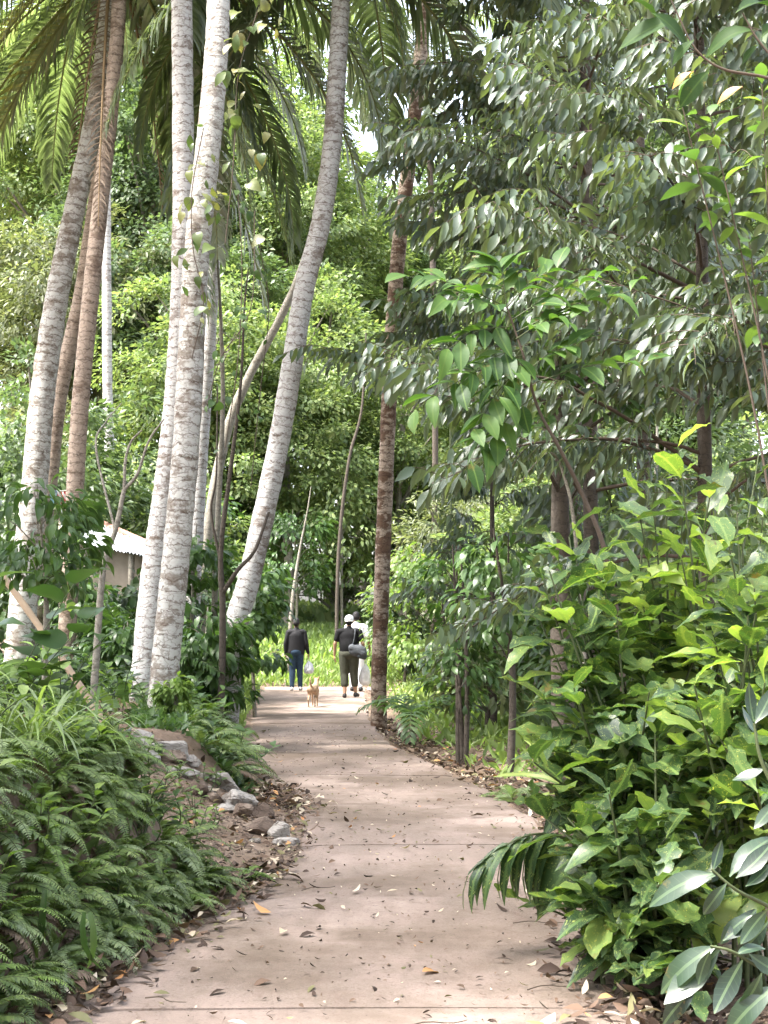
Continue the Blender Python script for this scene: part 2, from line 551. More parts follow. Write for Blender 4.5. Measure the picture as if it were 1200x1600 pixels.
def leaves(parent, tms, mats, pos, d, n, size, nmax=300, rest='foliage', name='leaf'):
    """the leaves that show largest become one object each, the others one joined part"""
    pos, d, n = (np.asarray(q, float) for q in (pos, d, n))
    size = np.broadcast_to(np.asarray(size, float), (len(pos),))
    ti = rng.integers(0, len(tms), len(pos))
    mi = rng.integers(0, len(mats), len(pos)) if isinstance(mats, list) else np.zeros(len(pos), int)
    ml = mats if isinstance(mats, list) else [mats]
    px = pix(pos + d * size[:, None] * .5)
    inside = (px[:, 0] > -20) & (px[:, 0] < 1220) & (px[:, 1] > -20) & (px[:, 1] < 1620)
    score = np.where(inside, size / px[:, 2], 0) * (1 + 6 / px[:, 2])
    order = np.argsort(-score)
    one = order[:nmax]
    R = frames(d, n)
    base = np.array(parent.location)
    for i in one:
        o = link(name, leaf_mesh(tms[ti[i]], ml[mi[i]]), parent)
        m = Matrix.Identity(4)
        for r in range(3):
            for c in range(3):
                m[r][c] = float(R[i][r][c] * size[i])
            m[r][3] = float(pos[i][r] - base[r])
        o.matrix_basis = m
    if len(order) > nmax:
        mb = MB()
        r = order[nmax:]
        for a in range(len(tms)):
            for b in range(len(ml)):
                q = r[(ti[r] == a) & (mi[r] == b)]
                scatter(mb, tms[a], pos[q], d[q], n[q], size[q], mi=b)
        part(rest, mb, ml, parent, kind='stuff')


# ---------------------------------------------------------------- terrain
LY = np.array([2.0, 5.4, 7.1, 8.4, 9.3, 10.2, 11.2, 12.5, 15, 19.6, 26, 33, 37])
LX = np.array([-1.6, -1.30, -.98, -.74, -.58, -.58, -.66, -1.0, -1.42, -1.9, -2.35, -2.85, -3.1])
RY = np.array([2.0, 5.4, 8.0, 11.1, 13, 15.1, 18.5, 23.8, 31.7, 37])
RX = np.array([.8, 1.0, 1.15, 1.2, 1.02, .68, .08, -.26, -.42, -.5])


def Lx(y):
    return np.interp(y, LY, LX)


def Rx(y):
    return np.interp(y, RY, RX)


def H(x, y):
    x, y = np.asarray(x, float), np.asarray(y, float)
    dl, dr = Lx(y) - x, x - Rx(y)
    A = np.interp(y, [3, 5, 8.1, 8.9, 10.4, 11.4, 12.4, 18, 26, 32, 36], [.95, .95, .85, .34, .30, .34, .55, .60, .45, .12, .05])
    w = np.interp(y, [3, 7.9, 8.8, 11.2, 12.6, 30], [.62, .62, 1.9, 1.7, .7, .9])
    off = np.interp(y, [3, 7.8, 8.6, 11.5, 12.5], [.10, .12, -.02, .0, .08])
    left = A * sstep((dl - off) / w) + .045 * np.clip(dl - .5, 0, 14)
    left = left + .012 * sstep(dl / .06 + .5)
    right = -.07 * sstep(dr / .06) + .02 * np.clip(dr, 0, 25) + .05 * sstep((dr - .5) / 1.0)
    z = np.where(dl > -.06, left, np.where(dr > -.06, right, -.05))
    z = np.where((dl < -.03) & (dr < -.03), -.05, z)
    far = 1.0 * sstep((y - 36.5) / 7) * sstep((4 - x) / 5) + .03 * np.clip(y - 37, 0, 60)
    z = z + far
    rough = (.02 * np.sin(3.1 * x + 1.7 * y) + .016 * np.sin(5.3 * y - 2.2 * x + 1) + .01 * np.sin(11 * x + 7 * y) + .008 * np.sin(17 * y - 9 * x))
    z = z + rough * np.clip(np.maximum(dl, dr) / .4, 0, 1)
    return z


def ground_mesh():
    ax = np.concatenate([-np.geomspace(700, 8.4, 16), np.arange(-8, 6.01, .09), np.geomspace(6.4, 700, 16)])
    ay = np.concatenate([-np.geomspace(300, 3, 8), np.arange(2, 20, .10), np.arange(20, 46, .22), np.geomspace(47, 900, 14)])
    X, Y = np.meshgrid(ax, ay)
    Z = H(X, Y)
    v = np.stack([X, Y, Z], 2).reshape(-1, 3)
    nx, ny = len(ax), len(ay)
    i, j = np.meshgrid(np.arange(ny - 1), np.arange(nx - 1), indexing='ij')
    i, j = i.ravel(), j.ravel()
    q = np.stack([i * nx + j, i * nx + j + 1, (i + 1) * nx + j + 1, (i + 1) * nx + j], 1)
    mb = MB()
    mb.add(v, li=q.ravel(), ls=np.arange(len(q)) * 4, uv=v[q.ravel()][:, :2])
    return mb


m, nt, b, out = new_mat('earth')
geo = N(nt, 'ShaderNodeNewGeometry')
n1 = noise(nt, 1.3, 6, .65, geo.outputs['Position'])
n2 = noise(nt, 18, 6, .7, geo.outputs['Position'])
n3 = noise(nt, 70, 3, .6, geo.outputs['Position'])
c = ramp(nt, n1, [(.3, (.10, .07, .05)), (.5, (.18, .125, .09)), (.68, (.26, .195, .15))])
c = mixc(nt, ramp(nt, n2, [(.42, (0, 0, 0)), (.62, (.8, .8, .8))]), c, (.105, .07, .05))
c = mixc(nt, math_node(nt, 'MULTIPLY', n3, .5), c, (.28, .22, .17))
nt.links.new(c, b.inputs['Base Color'])
b.inputs['Roughness'].default_value = .95
b.inputs['Specular IOR Level'].default_value = .1
bump(nt, b, math_node(nt, 'ADD', n2, math_node(nt, 'MULTIPLY', n3, .5)), .8, .03)
M['earth'] = m

g = part('ground', ground_mesh(), M['earth'], None)
g['kind'] = 'structure'

m, nt, b, out = new_mat('path_concrete')
geo = N(nt, 'ShaderNodeNewGeometry')
oi = N(nt, 'ShaderNodeObjectInfo')
mpn = N(nt, 'ShaderNodeMapping')
mpn.inputs['Scale'].default_value = (1, .45, 1)
nt.links.new(geo.outputs['Position'], mpn.inputs[0])
n1 = noise(nt, 1.1, 6, .62, mpn.outputs[0])
n2 = noise(nt, 7, 6, .7, mpn.outputs[0])
n3 = noise(nt, 90, 4, .7, geo.outputs['Position'])
c = ramp(nt, n1, [(.32, (.095, .073, .057)), (.42, (.16, .126, .10)), (.53, (.225, .174, .145)), (.64, (.315, .25, .212))])
c = mixc(nt, ramp(nt, n2, [(.5, (0, 0, 0)), (.75, (.75, .75, .75))]), c, (.15, .105, .083))
c = mixc(nt, math_node(nt, 'MULTIPLY', ramp(nt, n3, [(.35, (0, 0, 0)), (.7, (1, 1, 1))]), .35), c, (.37, .295, .255))
c = mixc(nt, math_node(nt, 'MULTIPLY', oi.outputs['Random'], .3), c, (.17, .13, .11))
vo = N(nt, 'ShaderNodeTexVoronoi')
vo.feature = 'DISTANCE_TO_EDGE'
vo.inputs['Scale'].default_value = .55
wn1 = N(nt, 'ShaderNodeTexNoise')
wn1.inputs['Scale'].default_value = 2.5
wn1.inputs['Detail'].default_value = 6
nt.links.new(geo.outputs['Position'], wn1.inputs['Vector'])
av = N(nt, 'ShaderNodeVectorMath')
av.operation = 'ADD'
nt.links.new(geo.outputs['Position'], av.inputs[0])
nt.links.new(wn1.outputs['Color'], av.inputs[1])
nt.links.new(av.outputs[0], vo.inputs['Vector'])
crk = ramp(nt, vo.outputs['Distance'], [(0, (1, 1, 1)), (.006, (0, 0, 0))])
c = mixc(nt, math_node(nt, 'MULTIPLY', crk, math_node(nt, 'MULTIPLY', n2, .9)), c, (.12, .085, .065))
nst = noise(nt, .55, 5, .7, geo.outputs['Position'])
c = mixc(nt, ramp(nt, nst, [(.48, (0, 0, 0)), (.60, (.75, .75, .75))]), c, (.125, .094, .07))
nsp = noise(nt, 33, 5, .8, geo.outputs['Position'])
c = mixc(nt, ramp(nt, nsp, [(.56, (0, 0, 0)), (.68, (.7, .7, .7))]), c, (.085, .064, .05))
nt.links.new(c, b.inputs['Base Color'])
b.inputs['Roughness'].default_value = .9
b.inputs['Specular IOR Level'].default_value = .15
bump(nt, b, math_node(nt, 'ADD', math_node(nt, 'MULTIPLY', n3, .5), math_node(nt, 'ADD', n2, n1)), .5, .012)
M['concrete'] = m

path = bpy.data.objects.new('path', None)
COL.objects.link(path)
path['kind'] = 'structure'


def slab(y0, y1, xl, xr, k):
    ys = np.arange(y0, y1 + 1e-6, (y1 - y0) / max(4, int((y1 - y0) / .2)))
    nx = 13
    mb = MB()
    u = np.linspace(0, 1, nx)
    rows = []
    tilt = rng.normal(0, .004, 2)
    for y in ys:
        a = xl(y) + .025 * math.sin(7 * y + k) + .015 * math.sin(19 * y)
        c_ = xr(y) + .018 * math.sin(6 * y + 2) + .010 * math.sin(23 * y)
        rows.append(np.stack([a + (c_ - a) * u, np.full(nx, y) + .006 * np.sin(a * 3 + u * 9) * (1 if ys[0] < y < ys[-1] else 0), tilt[0] + tilt[1] * (u - .5) + .004 * np.sin(3 * y + 5 * u)], 1))
    top = np.array(rows)
    r = top.copy()
    r[[0, -1], :, 2] -= .010
    r[:, [0, -1], 2] -= .012
    n = len(ys)
    v = r.reshape(-1, 3)
    f = [[i * nx + j, i * nx + j + 1, (i + 1) * nx + j + 1, (i + 1) * nx + j] for i in range(n - 1) for j in range(nx - 1)]
    mb.add(v, f)
    ring = [i for i in range(nx)] + [i * nx + nx - 1 for i in range(1, n)] + [(n - 1) * nx + i for i in range(nx - 2, -1, -1)] + [i * nx for i in range(n - 2, 0, -1)]
    rv = v[ring]
    lo = rv.copy()
    lo[:, 2] -= .09
    kk = len(ring)
    mb.add(np.vstack([rv, lo]), [[i, i + kk, (i + 1) % kk + kk, (i + 1) % kk] for i in range(kk)])
    part('slab', mb, M['concrete'], path, smooth=False)


joints = [2.6, 5.78, 8.1, 10.05, 12.3, 14.7, 17.3, 20.0, 22.6, 25.4, 28.4, 31.4, 34.2]
for i in range(len(joints) - 1):
    slab(joints[i] + .0025, joints[i + 1] - .0025, Lx, Rx, i)
slab(34.21, 36.6, lambda y: -3.0 + .0 * y, lambda y: -.45 + 0 * y, 3)
slab(34.8, 36.6, lambda y: -.43 + .0 * y, lambda y: 2.2 + 0 * y, 8)


# ---------------------------------------------------------------- palms
def frond_mb(root, az, el, length, droop, ll=.75, lw=.05, nst=100, roll=0.0, hang=.55, curl=0.0):
    """root world point, az heading in the ground plane, el start elevation; rachis bends down by droop radians"""
    n = 22
    pts = [np.asarray(root, float)]
    h = np.array([math.sin(az), math.cos(az), 0])
    for i in range(n - 1):
        t = i / (n - 1)
        a_ = el - droop * t ** 1.2
        hh = h * math.cos(curl * t) + np.array([h[1], -h[0], 0]) * math.sin(curl * t)
        pts.append(pts[-1] + length / (n - 1) * (hh * math.cos(a_) + np.array([0, 0, math.sin(a_)])))
    pts = np.array(pts)
    mb = MB()
    mb.tube(pts, [.035 * length / 4.5, .018 * length / 4.5, .005], 5, mi=1)
    tan = nrm(np.gradient(pts, axis=0))
    st = np.linspace(.12, .99, nst)
    ii = st * (n - 1)
    p = np.stack([np.interp(ii, np.arange(n), pts[:, k]) for k in range(3)], 1)
    tg = nrm(np.stack([np.interp(ii, np.arange(n), tan[:, k]) for k in range(3)], 1))
    side0 = nrm(np.cross(tg, np.array([0, 0, 1.0]) + .3 * h))
    up0 = np.cross(side0, tg)
    up0 = np.where(up0[:, 2:3] < 0, -up0, up0)
    prof = np.interp(st, [0, .12, .4, .75, 1], [.45, .65, 1, .75, .3])
    for s in (-1, 1):
        sd = nrm(s * (side0 * math.cos(roll) + up0 * math.sin(roll)))
        jt = rng.normal(0, .10, (nst, 3))
        d0 = nrm(sd * .85 + tg * np.interp(st, [0, 1], [.35, .9])[:, None] + up0 * .18 + jt)
        L = ll * 1.15 * prof * rng.uniform(.85, 1.1, nst)
        hg = hang * rng.uniform(.6, 1.3, nst)
        P0 = p
        d1 = nrm(d0 + np.array([0, 0, -1]) * hg[:, None] * .9)
        P1 = P0 + d0 * (L * .33)[:, None]
        P2 = P1 + d1 * (L * .35)[:, None]
        d2 = nrm(d1 + np.array([0, 0, -1]) * hg[:, None] * 2.2)
        P3 = P2 + d2 * (L * .32)[:, None]
        wv = nrm(np.cross(d0, up0)) * lw * .5
        V = np.stack([P0 - wv * .5, P0 + wv * .5, P1 - wv, P1 + wv, P2 - wv * .8, P2 + wv * .8, P3], 1)
        T = Tmpl(np.zeros((7, 3)), [[0, 1, 3, 2], [2, 3, 5, 4], [4, 5, 6]], [(0, 0), (1, 0), (0, .3), (1, .3), (0, .7), (1, .7), (.5, 1)])
        k = nst
        li = (T.li[None] + (np.arange(k) * 7)[:, None]).ravel()
        ls = (T.ls[None] + (np.arange(k) * len(T.li))[:, None]).ravel()
        mb.add(V.reshape(-1, 3), uv=np.tile(T.uv, (k, 1)), li=li, ls=ls)
    return mb


def palm(label, pts, rad, bark, fronds=(), head=None, ringamp=.018, group=None, cat='palm tree', name='palm_tree', flare=1.35):
    """pts: list of (px, py, Y); goes into the ground at its foot"""
    w = np.array([P(*p) for p in pts])
    foot = w[0].copy()
    gz = float(H(foot[0], foot[1]))
    w[0, 2] = min(w[0, 2], gz)
    low = w[0].copy()
    low[2] = gz - .25
    t = thing(name, label, cat, (w[0, 0], w[0, 1], gz), group)
    curve = spline(np.vstack([low, w] if w[0, 2] > gz - .2 else w), 140)
    r = np.array(rad, float)
    rr = np.interp(np.linspace(0, 1, 140), np.linspace(0, 1, len(r)), r)
    rr[:12] *= np.linspace(flare, 1, 12)
    mb = MB()
    mb.tube(curve, rr, 18, ring=ringamp, ring_step=.12, jit=.006)
    part('trunk', mb, M[bark], t)
    top = w[-1] if head is None else head
    for fr in fronds:
        kind, args = fr[0], fr[1]
        f = frond_mb(top + np.array([0, 0, .1]), **args)
        o = part('frond', f, {'g': [M['palm'], M['rachis']], 'y': [M['palm_yellow'], M['rachis']], 'd': [M['palm_dead'], M['rachis_dead']]}[kind], t)
        if kind == 'd':
            o['label'] = 'dead brown frond hanging down'
        if kind == 'y':
            o['label'] = 'yellowing frond'
    return t


def F_(kind, az, el, length, droop, **kw):
    return (kind, dict(az=math.radians(az), el=math.radians(el), length=length, droop=math.radians(droop), **kw))


def rnd_fronds(n, length, seed, lo=20, hi=75, **kw):
    r = random.Random(seed)
    return [F_('g', i * 137.5 + r.uniform(-15, 15), lo + (hi - lo) * i / n + r.uniform(-8, 8), length * r.uniform(.85, 1.1), r.uniform(70, 105), **kw) for i in range(n)]


palm('tall pale palm trunk nearest the path on the left, base by the rocks',
     [(252, 1118, 15), (262, 1000, 15), (276, 860, 15), (291, 690, 15.05), (301, 500, 15.1), (308, 390, 15.1), (324, 240, 15.2), (336, 110, 15.3), (342, -40, 15.4), (345, -500, 15.5), (340, -900, 15.5)],
     [.165, .15, .145, .142, .14, .135, .125, .12], 'palm_spotted', rnd_fronds(12, 4.6, 1))
palm('white palm trunk with a leaning foot just behind and left of the spotted one',
     [(224, 1010, 16.6), (240, 900, 16.6), (259, 760, 16.6), (276, 600, 16.6), (285, 420, 16.6), (286, 200, 16.6), (284, 0, 16.6), (282, -300, 16.7), (280, -620, 16.7)],
     [.195, .163, .145, .136, .131, .127, .122, .114], 'palm_white', rnd_fronds(12, 4.6, 2))
palm('pale palm trunk mostly hidden behind the two tall white trunks, silver fronds arching above',
     [(296, 980, 23), (308, 800, 23), (318, 640, 23), (328, 500, 23), (336, 330, 23), (342, 120, 23), (345, -60, 23), (346, -110, 23)],
     [.145, .125, .12, .115, .11, .10], 'palm_white',
     [F_('g', 95, 28, 5.6, 120, hang=.9, ll=.95), F_('g', 70, 45, 5.4, 130, hang=.8, ll=.9), F_('g', 120, 15, 5.2, 95, hang=.9, ll=.95), F_('g', 150, 20, 5.0, 110, hang=.8, ll=.9),
      F_('g', 200, 10, 5.0, 95, hang=.8, ll=.9), F_('g', 100, 60, 5.6, 110, hang=.8, ll=.9), F_('g', -95, 25, 5.0, 110, hang=.8, ll=.9), F_('g', -140, 15, 4.8, 100, hang=.8, ll=.9), F_('g', -60, 30, 5, 110, hang=.8), F_('g', 20, 25, 5, 105, hang=.8),
      F_('g', 75, -5, 4.8, 75, hang=.8, ll=.9), F_('g', -25, -10, 4.8, 70, hang=.8), F_('g', 40, 5, 5.0, 90, hang=.8), F_('g', 85, 10, 5.4, 85, hang=1.0, ll=.95), F_('g', 110, -20, 5.0, 60, hang=1.0, ll=.95), F_('g', -100, -15, 4.8, 70, hang=.9), F_('g', 165, -20, 5, 60, hang=.8)])
palm('curved grey palm trunk bowing right, standing at the left edge of the path',
     [(352, 1045, 18), (368, 985, 18), (388, 910, 18), (412, 805, 18), (438, 680, 18), (458, 560, 18), (476, 450, 18), (500, 355, 18), (514, 270, 18), (522, 190, 18), (528, 90, 18), (534, -20, 18), (540, -110, 18)],
     [.17, .15, .14, .135, .13, .125, .12, .11], 'palm_white',
     [F_('g', 100, 30, 5.0, 130, hang=.8, ll=.9), F_('g', -95, 20, 4.8, 115, hang=.8, ll=.9), F_('g', 60, 25, 4.8, 120, hang=.8, ll=.9), F_('g', 135, 10, 4.8, 105, hang=.8, ll=.85), F_('g', -130, 30, 4.8, 130, hang=.8, ll=.9),
      F_('g', -50, 10, 4.8, 105, hang=.8, ll=.9), F_('g', 10, 15, 4.6, 110, hang=.8), F_('g', -75, -10, 4.4, 80, hang=.8), F_('g', 85, -10, 4.4, 80, hang=.8), F_('g', 170, 35, 4.8, 110, hang=.7), F_('g', 110, -20, 4.6, 60, hang=1.0, ll=.9), F_('g', 70, -35, 4.4, 45, hang=.9, ll=.9), F_('g', -110, -20, 4.6, 60, hang=1.0, ll=.9), F_('g', -70, -35, 4.6, 45, hang=.9)])
palm('rust brown palm trunk on the right edge of the path beside the walkers',
     [(592, 1128, 22), (592, 1060, 22), (596, 930, 22), (602, 770, 22), (608, 620, 22), (614, 500, 22), (626, 360, 22), (642, 230, 22), (655, 110, 22), (663, 0, 22), (668, -260, 22), (668, -420, 22)],
     [.145, .12, .12, .118, .115, .11, .105, .10], 'palm_rust', rnd_fronds(12, 4.6, 5))
palm('thick pale palm trunk at the left edge of the picture leaning right',
     [(28, 1030, 18.5), (40, 900, 18.5), (54, 760, 18.5), (66, 620, 18.5), (88, 470, 18.5), (114, 340, 18.5), (142, 210, 18.5), (162, 90, 18.5), (172, -20, 18.5), (176, -90, 18.5)],
     [.225, .19, .172, .16, .144, .127, .115, .10], 'palm_spotted',
     [F_('g', -100, 10, 5.0, 95, hang=.8, ll=.9), F_('g', -75, 0, 5.0, 95, hang=.8, ll=.9), F_('g', -125, -5, 5.0, 75, hang=.8, ll=.9), F_('y', -110, -40, 4.5, 55, hang=.6, ll=.7), F_('d', 175, -66, 4.5, 22, hang=.35, ll=.3, lw=.022, nst=48),
      F_('g', 78, 5, 5.6, 105, hang=1.0, ll=1.05), F_('g', 98, 20, 5.6, 120, hang=1.0, ll=1.05), F_('g', 85, -18, 5.4, 70, hang=.9, ll=.9), F_('g', 60, -28, 5.0, 62, hang=.8, ll=.85), F_('g', 35, -40, 4.7, 50, hang=.7, ll=.8), F_('g', 92, -45, 4.5, 45, hang=.8, ll=.85),
      F_('g', -60, 25, 5.2, 110, hang=.8), F_('g', -25, 10, 5.0, 100, hang=.8), F_('g', 90, 35, 5.2, 110, hang=.8), F_('g', 140, 30, 5.2, 95, hang=.8), F_('g', -150, 35, 5.2, 95, hang=.8), F_('d', -60, -76, 3.8, 10, hang=.5, ll=.3, lw=.024, nst=48)])
palm('brown palm trunk right behind the thick pale one at the left edge',
     [(52, 1000, 20), (62, 880, 20), (76, 760, 20), (92, 620, 20), (112, 530, 20), (128, 460, 20), (142, 370, 20), (158, 260, 20), (172, 150, 20), (178, 60, 20), (182, -60, 20)],
     [.14, .125, .12, .115, .115, .115, .11, .10], 'palm_brown',
     [F_('g', 80, -20, 4.4, 65, hang=.8), F_('g', 110, -35, 4.4, 50, hang=.8), F_('g', -70, -15, 4.4, 70, hang=.8), F_('g', 150, 0, 4.2, 90, hang=.8), F_('g', -120, 0, 4.2, 90, hang=.8), F_('d', 60, -72, 3.8, 15, hang=.5, ll=.32, lw=.024, nst=48), F_('g', 30, 5, 4.4, 90, hang=.8), F_('g', -20, 30, 4.4, 90, hang=.8), F_('g', 75, -56, 5.6, 24, hang=.7, ll=.8), F_('g', 97, -46, 5.4, 34, hang=.8, ll=.85), F_('g', -85, -42, 5.4, 40, hang=.8, ll=.85), F_('y', -95, -52, 5.0, 28, hang=.6, ll=.75), F_('g', -60, -30, 5.4, 50, hang=.8, ll=.85), F_('g', 55, -66, 5.4, 16, hang=.6, ll=.7)])
palm('slim brown palm trunk blackened halfway up, left of the metal roof',
     [(102, 1000, 17.5), (110, 890, 17.5), (117, 770, 17.5), (124, 650, 17.5), (134, 540, 17.5), (146, 420, 17.5), (160, 290, 17.6), (176, 140, 17.7), (186, 0, 17.7), (192, -260, 17.8)],
     [.12, .11, .11, .108, .105, .1, .095, .09], 'palm_brown', rnd_fronds(9, 4.2, 8, 10, 75))
palm('slender white palm trunk far back, seen left of the tall white trunks',
     [(176, 1000, 30), (174, 850, 30), (172, 740, 30), (168, 600, 30), (167, 480, 30), (166, 330, 30), (166, 150, 30), (168, -50, 30)],
     [.13, .11, .105, .10, .09], 'palm_white', rnd_fronds(8, 4.2, 9))
palm('far palm half hidden by the rust brown trunk, fronds showing against the sky',
     [(676, 1000, 38), (680, 700, 38), (676, 400, 38), (668, 150, 38), (664, 30, 38)],
     [.09, .08, .08, .08], 'dark_bark',
     [F_('g', 100, -20, 4.4, 60, hang=.5), F_('g', -100, -20, 4.4, 60, hang=.5), F_('g', 175, -60, 4.8, 20, hang=.35), F_('g', 150, -30, 4.4, 60), F_('g', -140, -35, 4.4, 50), F_('g', 60, 25, 4.4, 80), F_('g', -60, 30, 4.4, 80), F_('g', 10, 50, 4.2, 70), F_('g', 130, 40, 4.4, 80), F_('g', -120, 45, 4.2, 80)])


# ---------------------------------------------------------------- forest trees
def crown_mb(r, h, n_clump, per, lsize, tm, seed, mi_n=1, flat=.55):
    g_ = np.random.default_rng(seed)
    mb = MB()
    cl = []
    while len(cl) < n_clump:
        q = g_.uniform(-1, 1, 3)
        l = np.linalg.norm(q)
        if l > 1 or l < .35:
            continue
        if q[2] < -.5 and g_.random() < .4:
            continue
        lump = 1 + .22 * math.sin(3 * math.atan2(q[1], q[0]) + seed) + .15 * math.sin(5 * q[2] + seed)
        cl.append(q * np.array([r, r, h / 2]) * lump)
    cl = np.array(cl)
    cr = g_.uniform(.5, 1.1, n_clump) * r * .26
    pos = np.repeat(cl, per, 0)
    off = nrm(g_.normal(size=pos.shape)) * (g_.random((len(pos), 1)) ** .4)
    pos = pos + off * np.repeat(cr, per)[:, None] * np.array([1, 1, flat])
    outw = nrm(pos * np.array([1, 1, .3]))
    d = nrm(outw * .7 + off * .8 + np.array([0, 0, -.45]) + g_.normal(0, .45, pos.shape))
    n = nrm(np.array([0, 0, 1.0]) + outw * .5 + g_.normal(0, .35, pos.shape))
    scatter(mb, tm, pos, d, n, lsize * g_.uniform(.7, 1.25, len(pos)))
    return mb, cl


def forest_proto(name, label, r, h, trunk_h, n_clump, per, ls, tm, mat, seed, bark='grey_bark', tr=.16):
    t = thing(name, label, 'tree', (0, 0, 0), 'trees of the forest behind the path')
    mb, cl = crown_mb(r, h, n_clump, per, ls, tm, seed)
    cz = trunk_h + h * .42
    mb.v = [v + np.array([0, 0, cz]) for v in mb.v]
    part('crown', mb, M[mat], t, world=False)
    tb = MB()
    g_ = random.Random(seed)
    axis = spline([(0, 0, -.4), (g_.uniform(-.2, .2), g_.uniform(-.2, .2), trunk_h * .5), (g_.uniform(-.3, .3), 0, trunk_h), (0, 0, cz + h * .3)], 24)
    tb.tube(axis, [tr * 1.3, tr, tr * .8, tr * .25], 9)
    for q in cl[::max(1, len(cl) // 14)]:
        s = axis[min(23, max(6, int(24 * (cz + q[2] * .5 - .6) / (cz + h * .3))))]
        e_ = q + np.array([0, 0, cz])
        mid = (s + e_) / 2 + np.array([0, 0, .3])
        tb.tube(spline([s, mid, e_], 8), [tr * .4, tr * .2, tr * .07], 5)
    part('trunk', tb, M[bark], t, world=False)
    return t


protos = [
    forest_proto('forest_tree', 'bright leafy understorey tree', 2.3, 4.6, 1.0, 95, 90, .17, T_far, 'forest_a', 21),
    forest_proto('forest_tree', 'mid green understorey tree', 2.2, 5.4, .9, 100, 90, .16, T_far, 'forest_b', 22),
    forest_proto('forest_tree', 'olive leafy understorey tree', 2.4, 5.0, 1.2, 95, 90, .18, T_far2, 'forest_c', 23),
    forest_proto('forest_tree', 'tall bright forest tree', 4.0, 9.0, 5.0, 150, 150, .24, T_far, 'forest_a', 24, tr=.22),
    forest_proto('forest_tree', 'tall mid green forest tree', 3.8, 10, 5.0, 150, 150, .23, T_far, 'forest_b', 25, tr=.22),
    forest_proto('forest_tree', 'tall olive forest tree', 4.2, 8.5, 6.0, 150, 150, .25, T_far2, 'forest_c', 26, tr=.22),
    forest_proto('forest_tree', 'giant bright forest tree', 4.6, 15, 10.0, 240, 150, .25, T_far, 'forest_a', 27, tr=.28),
    forest_proto('forest_tree', 'giant mid green forest tree', 4.6, 16, 9.0, 240, 150, .25, T_far, 'forest_b', 28, tr=.28),
    forest_proto('forest_tree', 'open crowned forest tree', 4.8, 13, 10.0, 120, 90, .27, T_far, 'forest_b', 29, tr=.26),  # sparse crown shaped to dapple the path from out of view
]
used = [False] * 9
TONE = ['bright yellow green', 'deep green', 'olive green']


def plant_tree(k, x, y, sc, rz, label, group):
    z = float(H(x, y)) - .05
    if not used[k]:
        used[k] = True
        o = protos[k]
        o.location = (x, y, z)
        o.rotation_euler = (0, 0, rz)
        o.scale = (sc, sc, sc)
        o['label'], o['group'] = label, group
        return o
    return copy_thing(protos[k], (x, y, z), rz, sc, label, group)


TONE = ['bright yellow green', 'deep green', 'olive green', 'bright yellow green', 'deep green', 'olive green', 'bright yellow green', 'deep green', 'open crowned']
ORD = ['leftmost', 'second from the left', 'third from the left', 'fourth from the left', 'fifth from the left', 'sixth from the left', 'seventh from the left', 'eighth from the left', 'ninth from the left']


def wood(lst, what, group):
    """plants the trees of one rank, each labelled by its tone and its place in the rank"""
    px = {}
    for i, q in enumerate(lst):
        px[i] = 600 + F * q[1] / q[2]
    for i, (k, x, y, sc) in enumerate(lst):
        same = sorted([j for j in px if TONE[lst[j][0]] == TONE[k]], key=lambda j: px[j])
        n = same.index(i)
        pos = ORD[n] if n < len(same) - 1 or len(same) == 1 else 'rightmost'
        lab = f'{pos} of the {TONE[k]} {what}' if len(same) > 1 else f'only {TONE[k]} one of the {what}'
        plant_tree(k, x, y, sc, i * 1.9 + len(lst), lab, group)


wood([(0, -1.6, 50, 1.15), (1, 1.0, 49, 1.1), (2, 3.4, 46, 1.1), (0, 6.0, 44, 1.2), (1, 8.6, 44, 1.2), (2, 11, 44, 1.2), (0, -4.0, 49, 1.1), (1, -6.4, 46, 1.2), (0, -9.0, 46, 1.3), (2, -11.8, 45, 1.3)],
     'understorey trees behind the sunlit grass', 'understorey trees behind the sunlit grass')
wood([(0, -4.9, 30, .95), (1, -6.6, 27, 1.0), (0, -8.6, 30, 1.1)], 'understorey trees behind the left palms', 'understorey trees behind the left palms')
wood([(0, 3.1, 29, .9), (1, 5.2, 27, 1.0), (0, 7.4, 30, 1.1), (2, 2.0, 37, .9), (0, 4.4, 35, 1.0), (1, 7.8, 24, .95)], 'understorey trees right of the path', 'understorey trees right of the path')
wood([(3, -3.1, 45, .78), (3, .6, 46.5, .72), (3, -5.6, 44, .8), (3, 3.2, 50, .8), (3, -2.2, 55, 1.0), (4, -7.0, 52, 1.05), (5, -11.5, 52, 1.1), (4, 3.6, 56, .85), (3, 8.0, 52, 1.0), (4, 12.2, 53, 1.1), (5, 0.6, 58, .85)], 'tall trees fronting the far forest', 'tall trees in the front rank of the forest')
wood([(6, -4.0, 58, .92), (7, -9.4, 57, 1.0), (6, -14.2, 60, 1.1), (7, -1.0, 64, .88), (6, 7.0, 60, 1.0), (7, 11.6, 60, 1.05), (6, 16, 62, 1.1), (7, 4.6, 66, .95), (6, 2.2, 71, .98)], 'giant trees of the far forest', 'giant trees of the far forest')
wood([(6, -7, 76, 1.4), (7, -13, 76, 1.45), (6, 10.5, 77, 1.4), (7, 17, 76, 1.4), (6, -20, 76, 1.4), (7, 23, 76, 1.4), (6, -1.6, 82, 1.0)], 'giant trees ending the forest', 'giant trees in the last rank of the forest')
# the forest that goes on round the camera: unseen, added to shade the path
wood([(8, -10.5, -1, .62), (8, 8.5, 0.5, .62), (8, -5.8, -7, .65), (7, 6.0, -8, .65), (7, 0.5, -14, .75), (6, -13, -2, .7), (7, 14, -3, .7), (8, -5.8, 5.4, .62), (8, -7.4, 12.2, .66), (8, -6.2, 8.8, .6)], 'unseen forest trees shading the path', 'unseen forest trees shading the path')


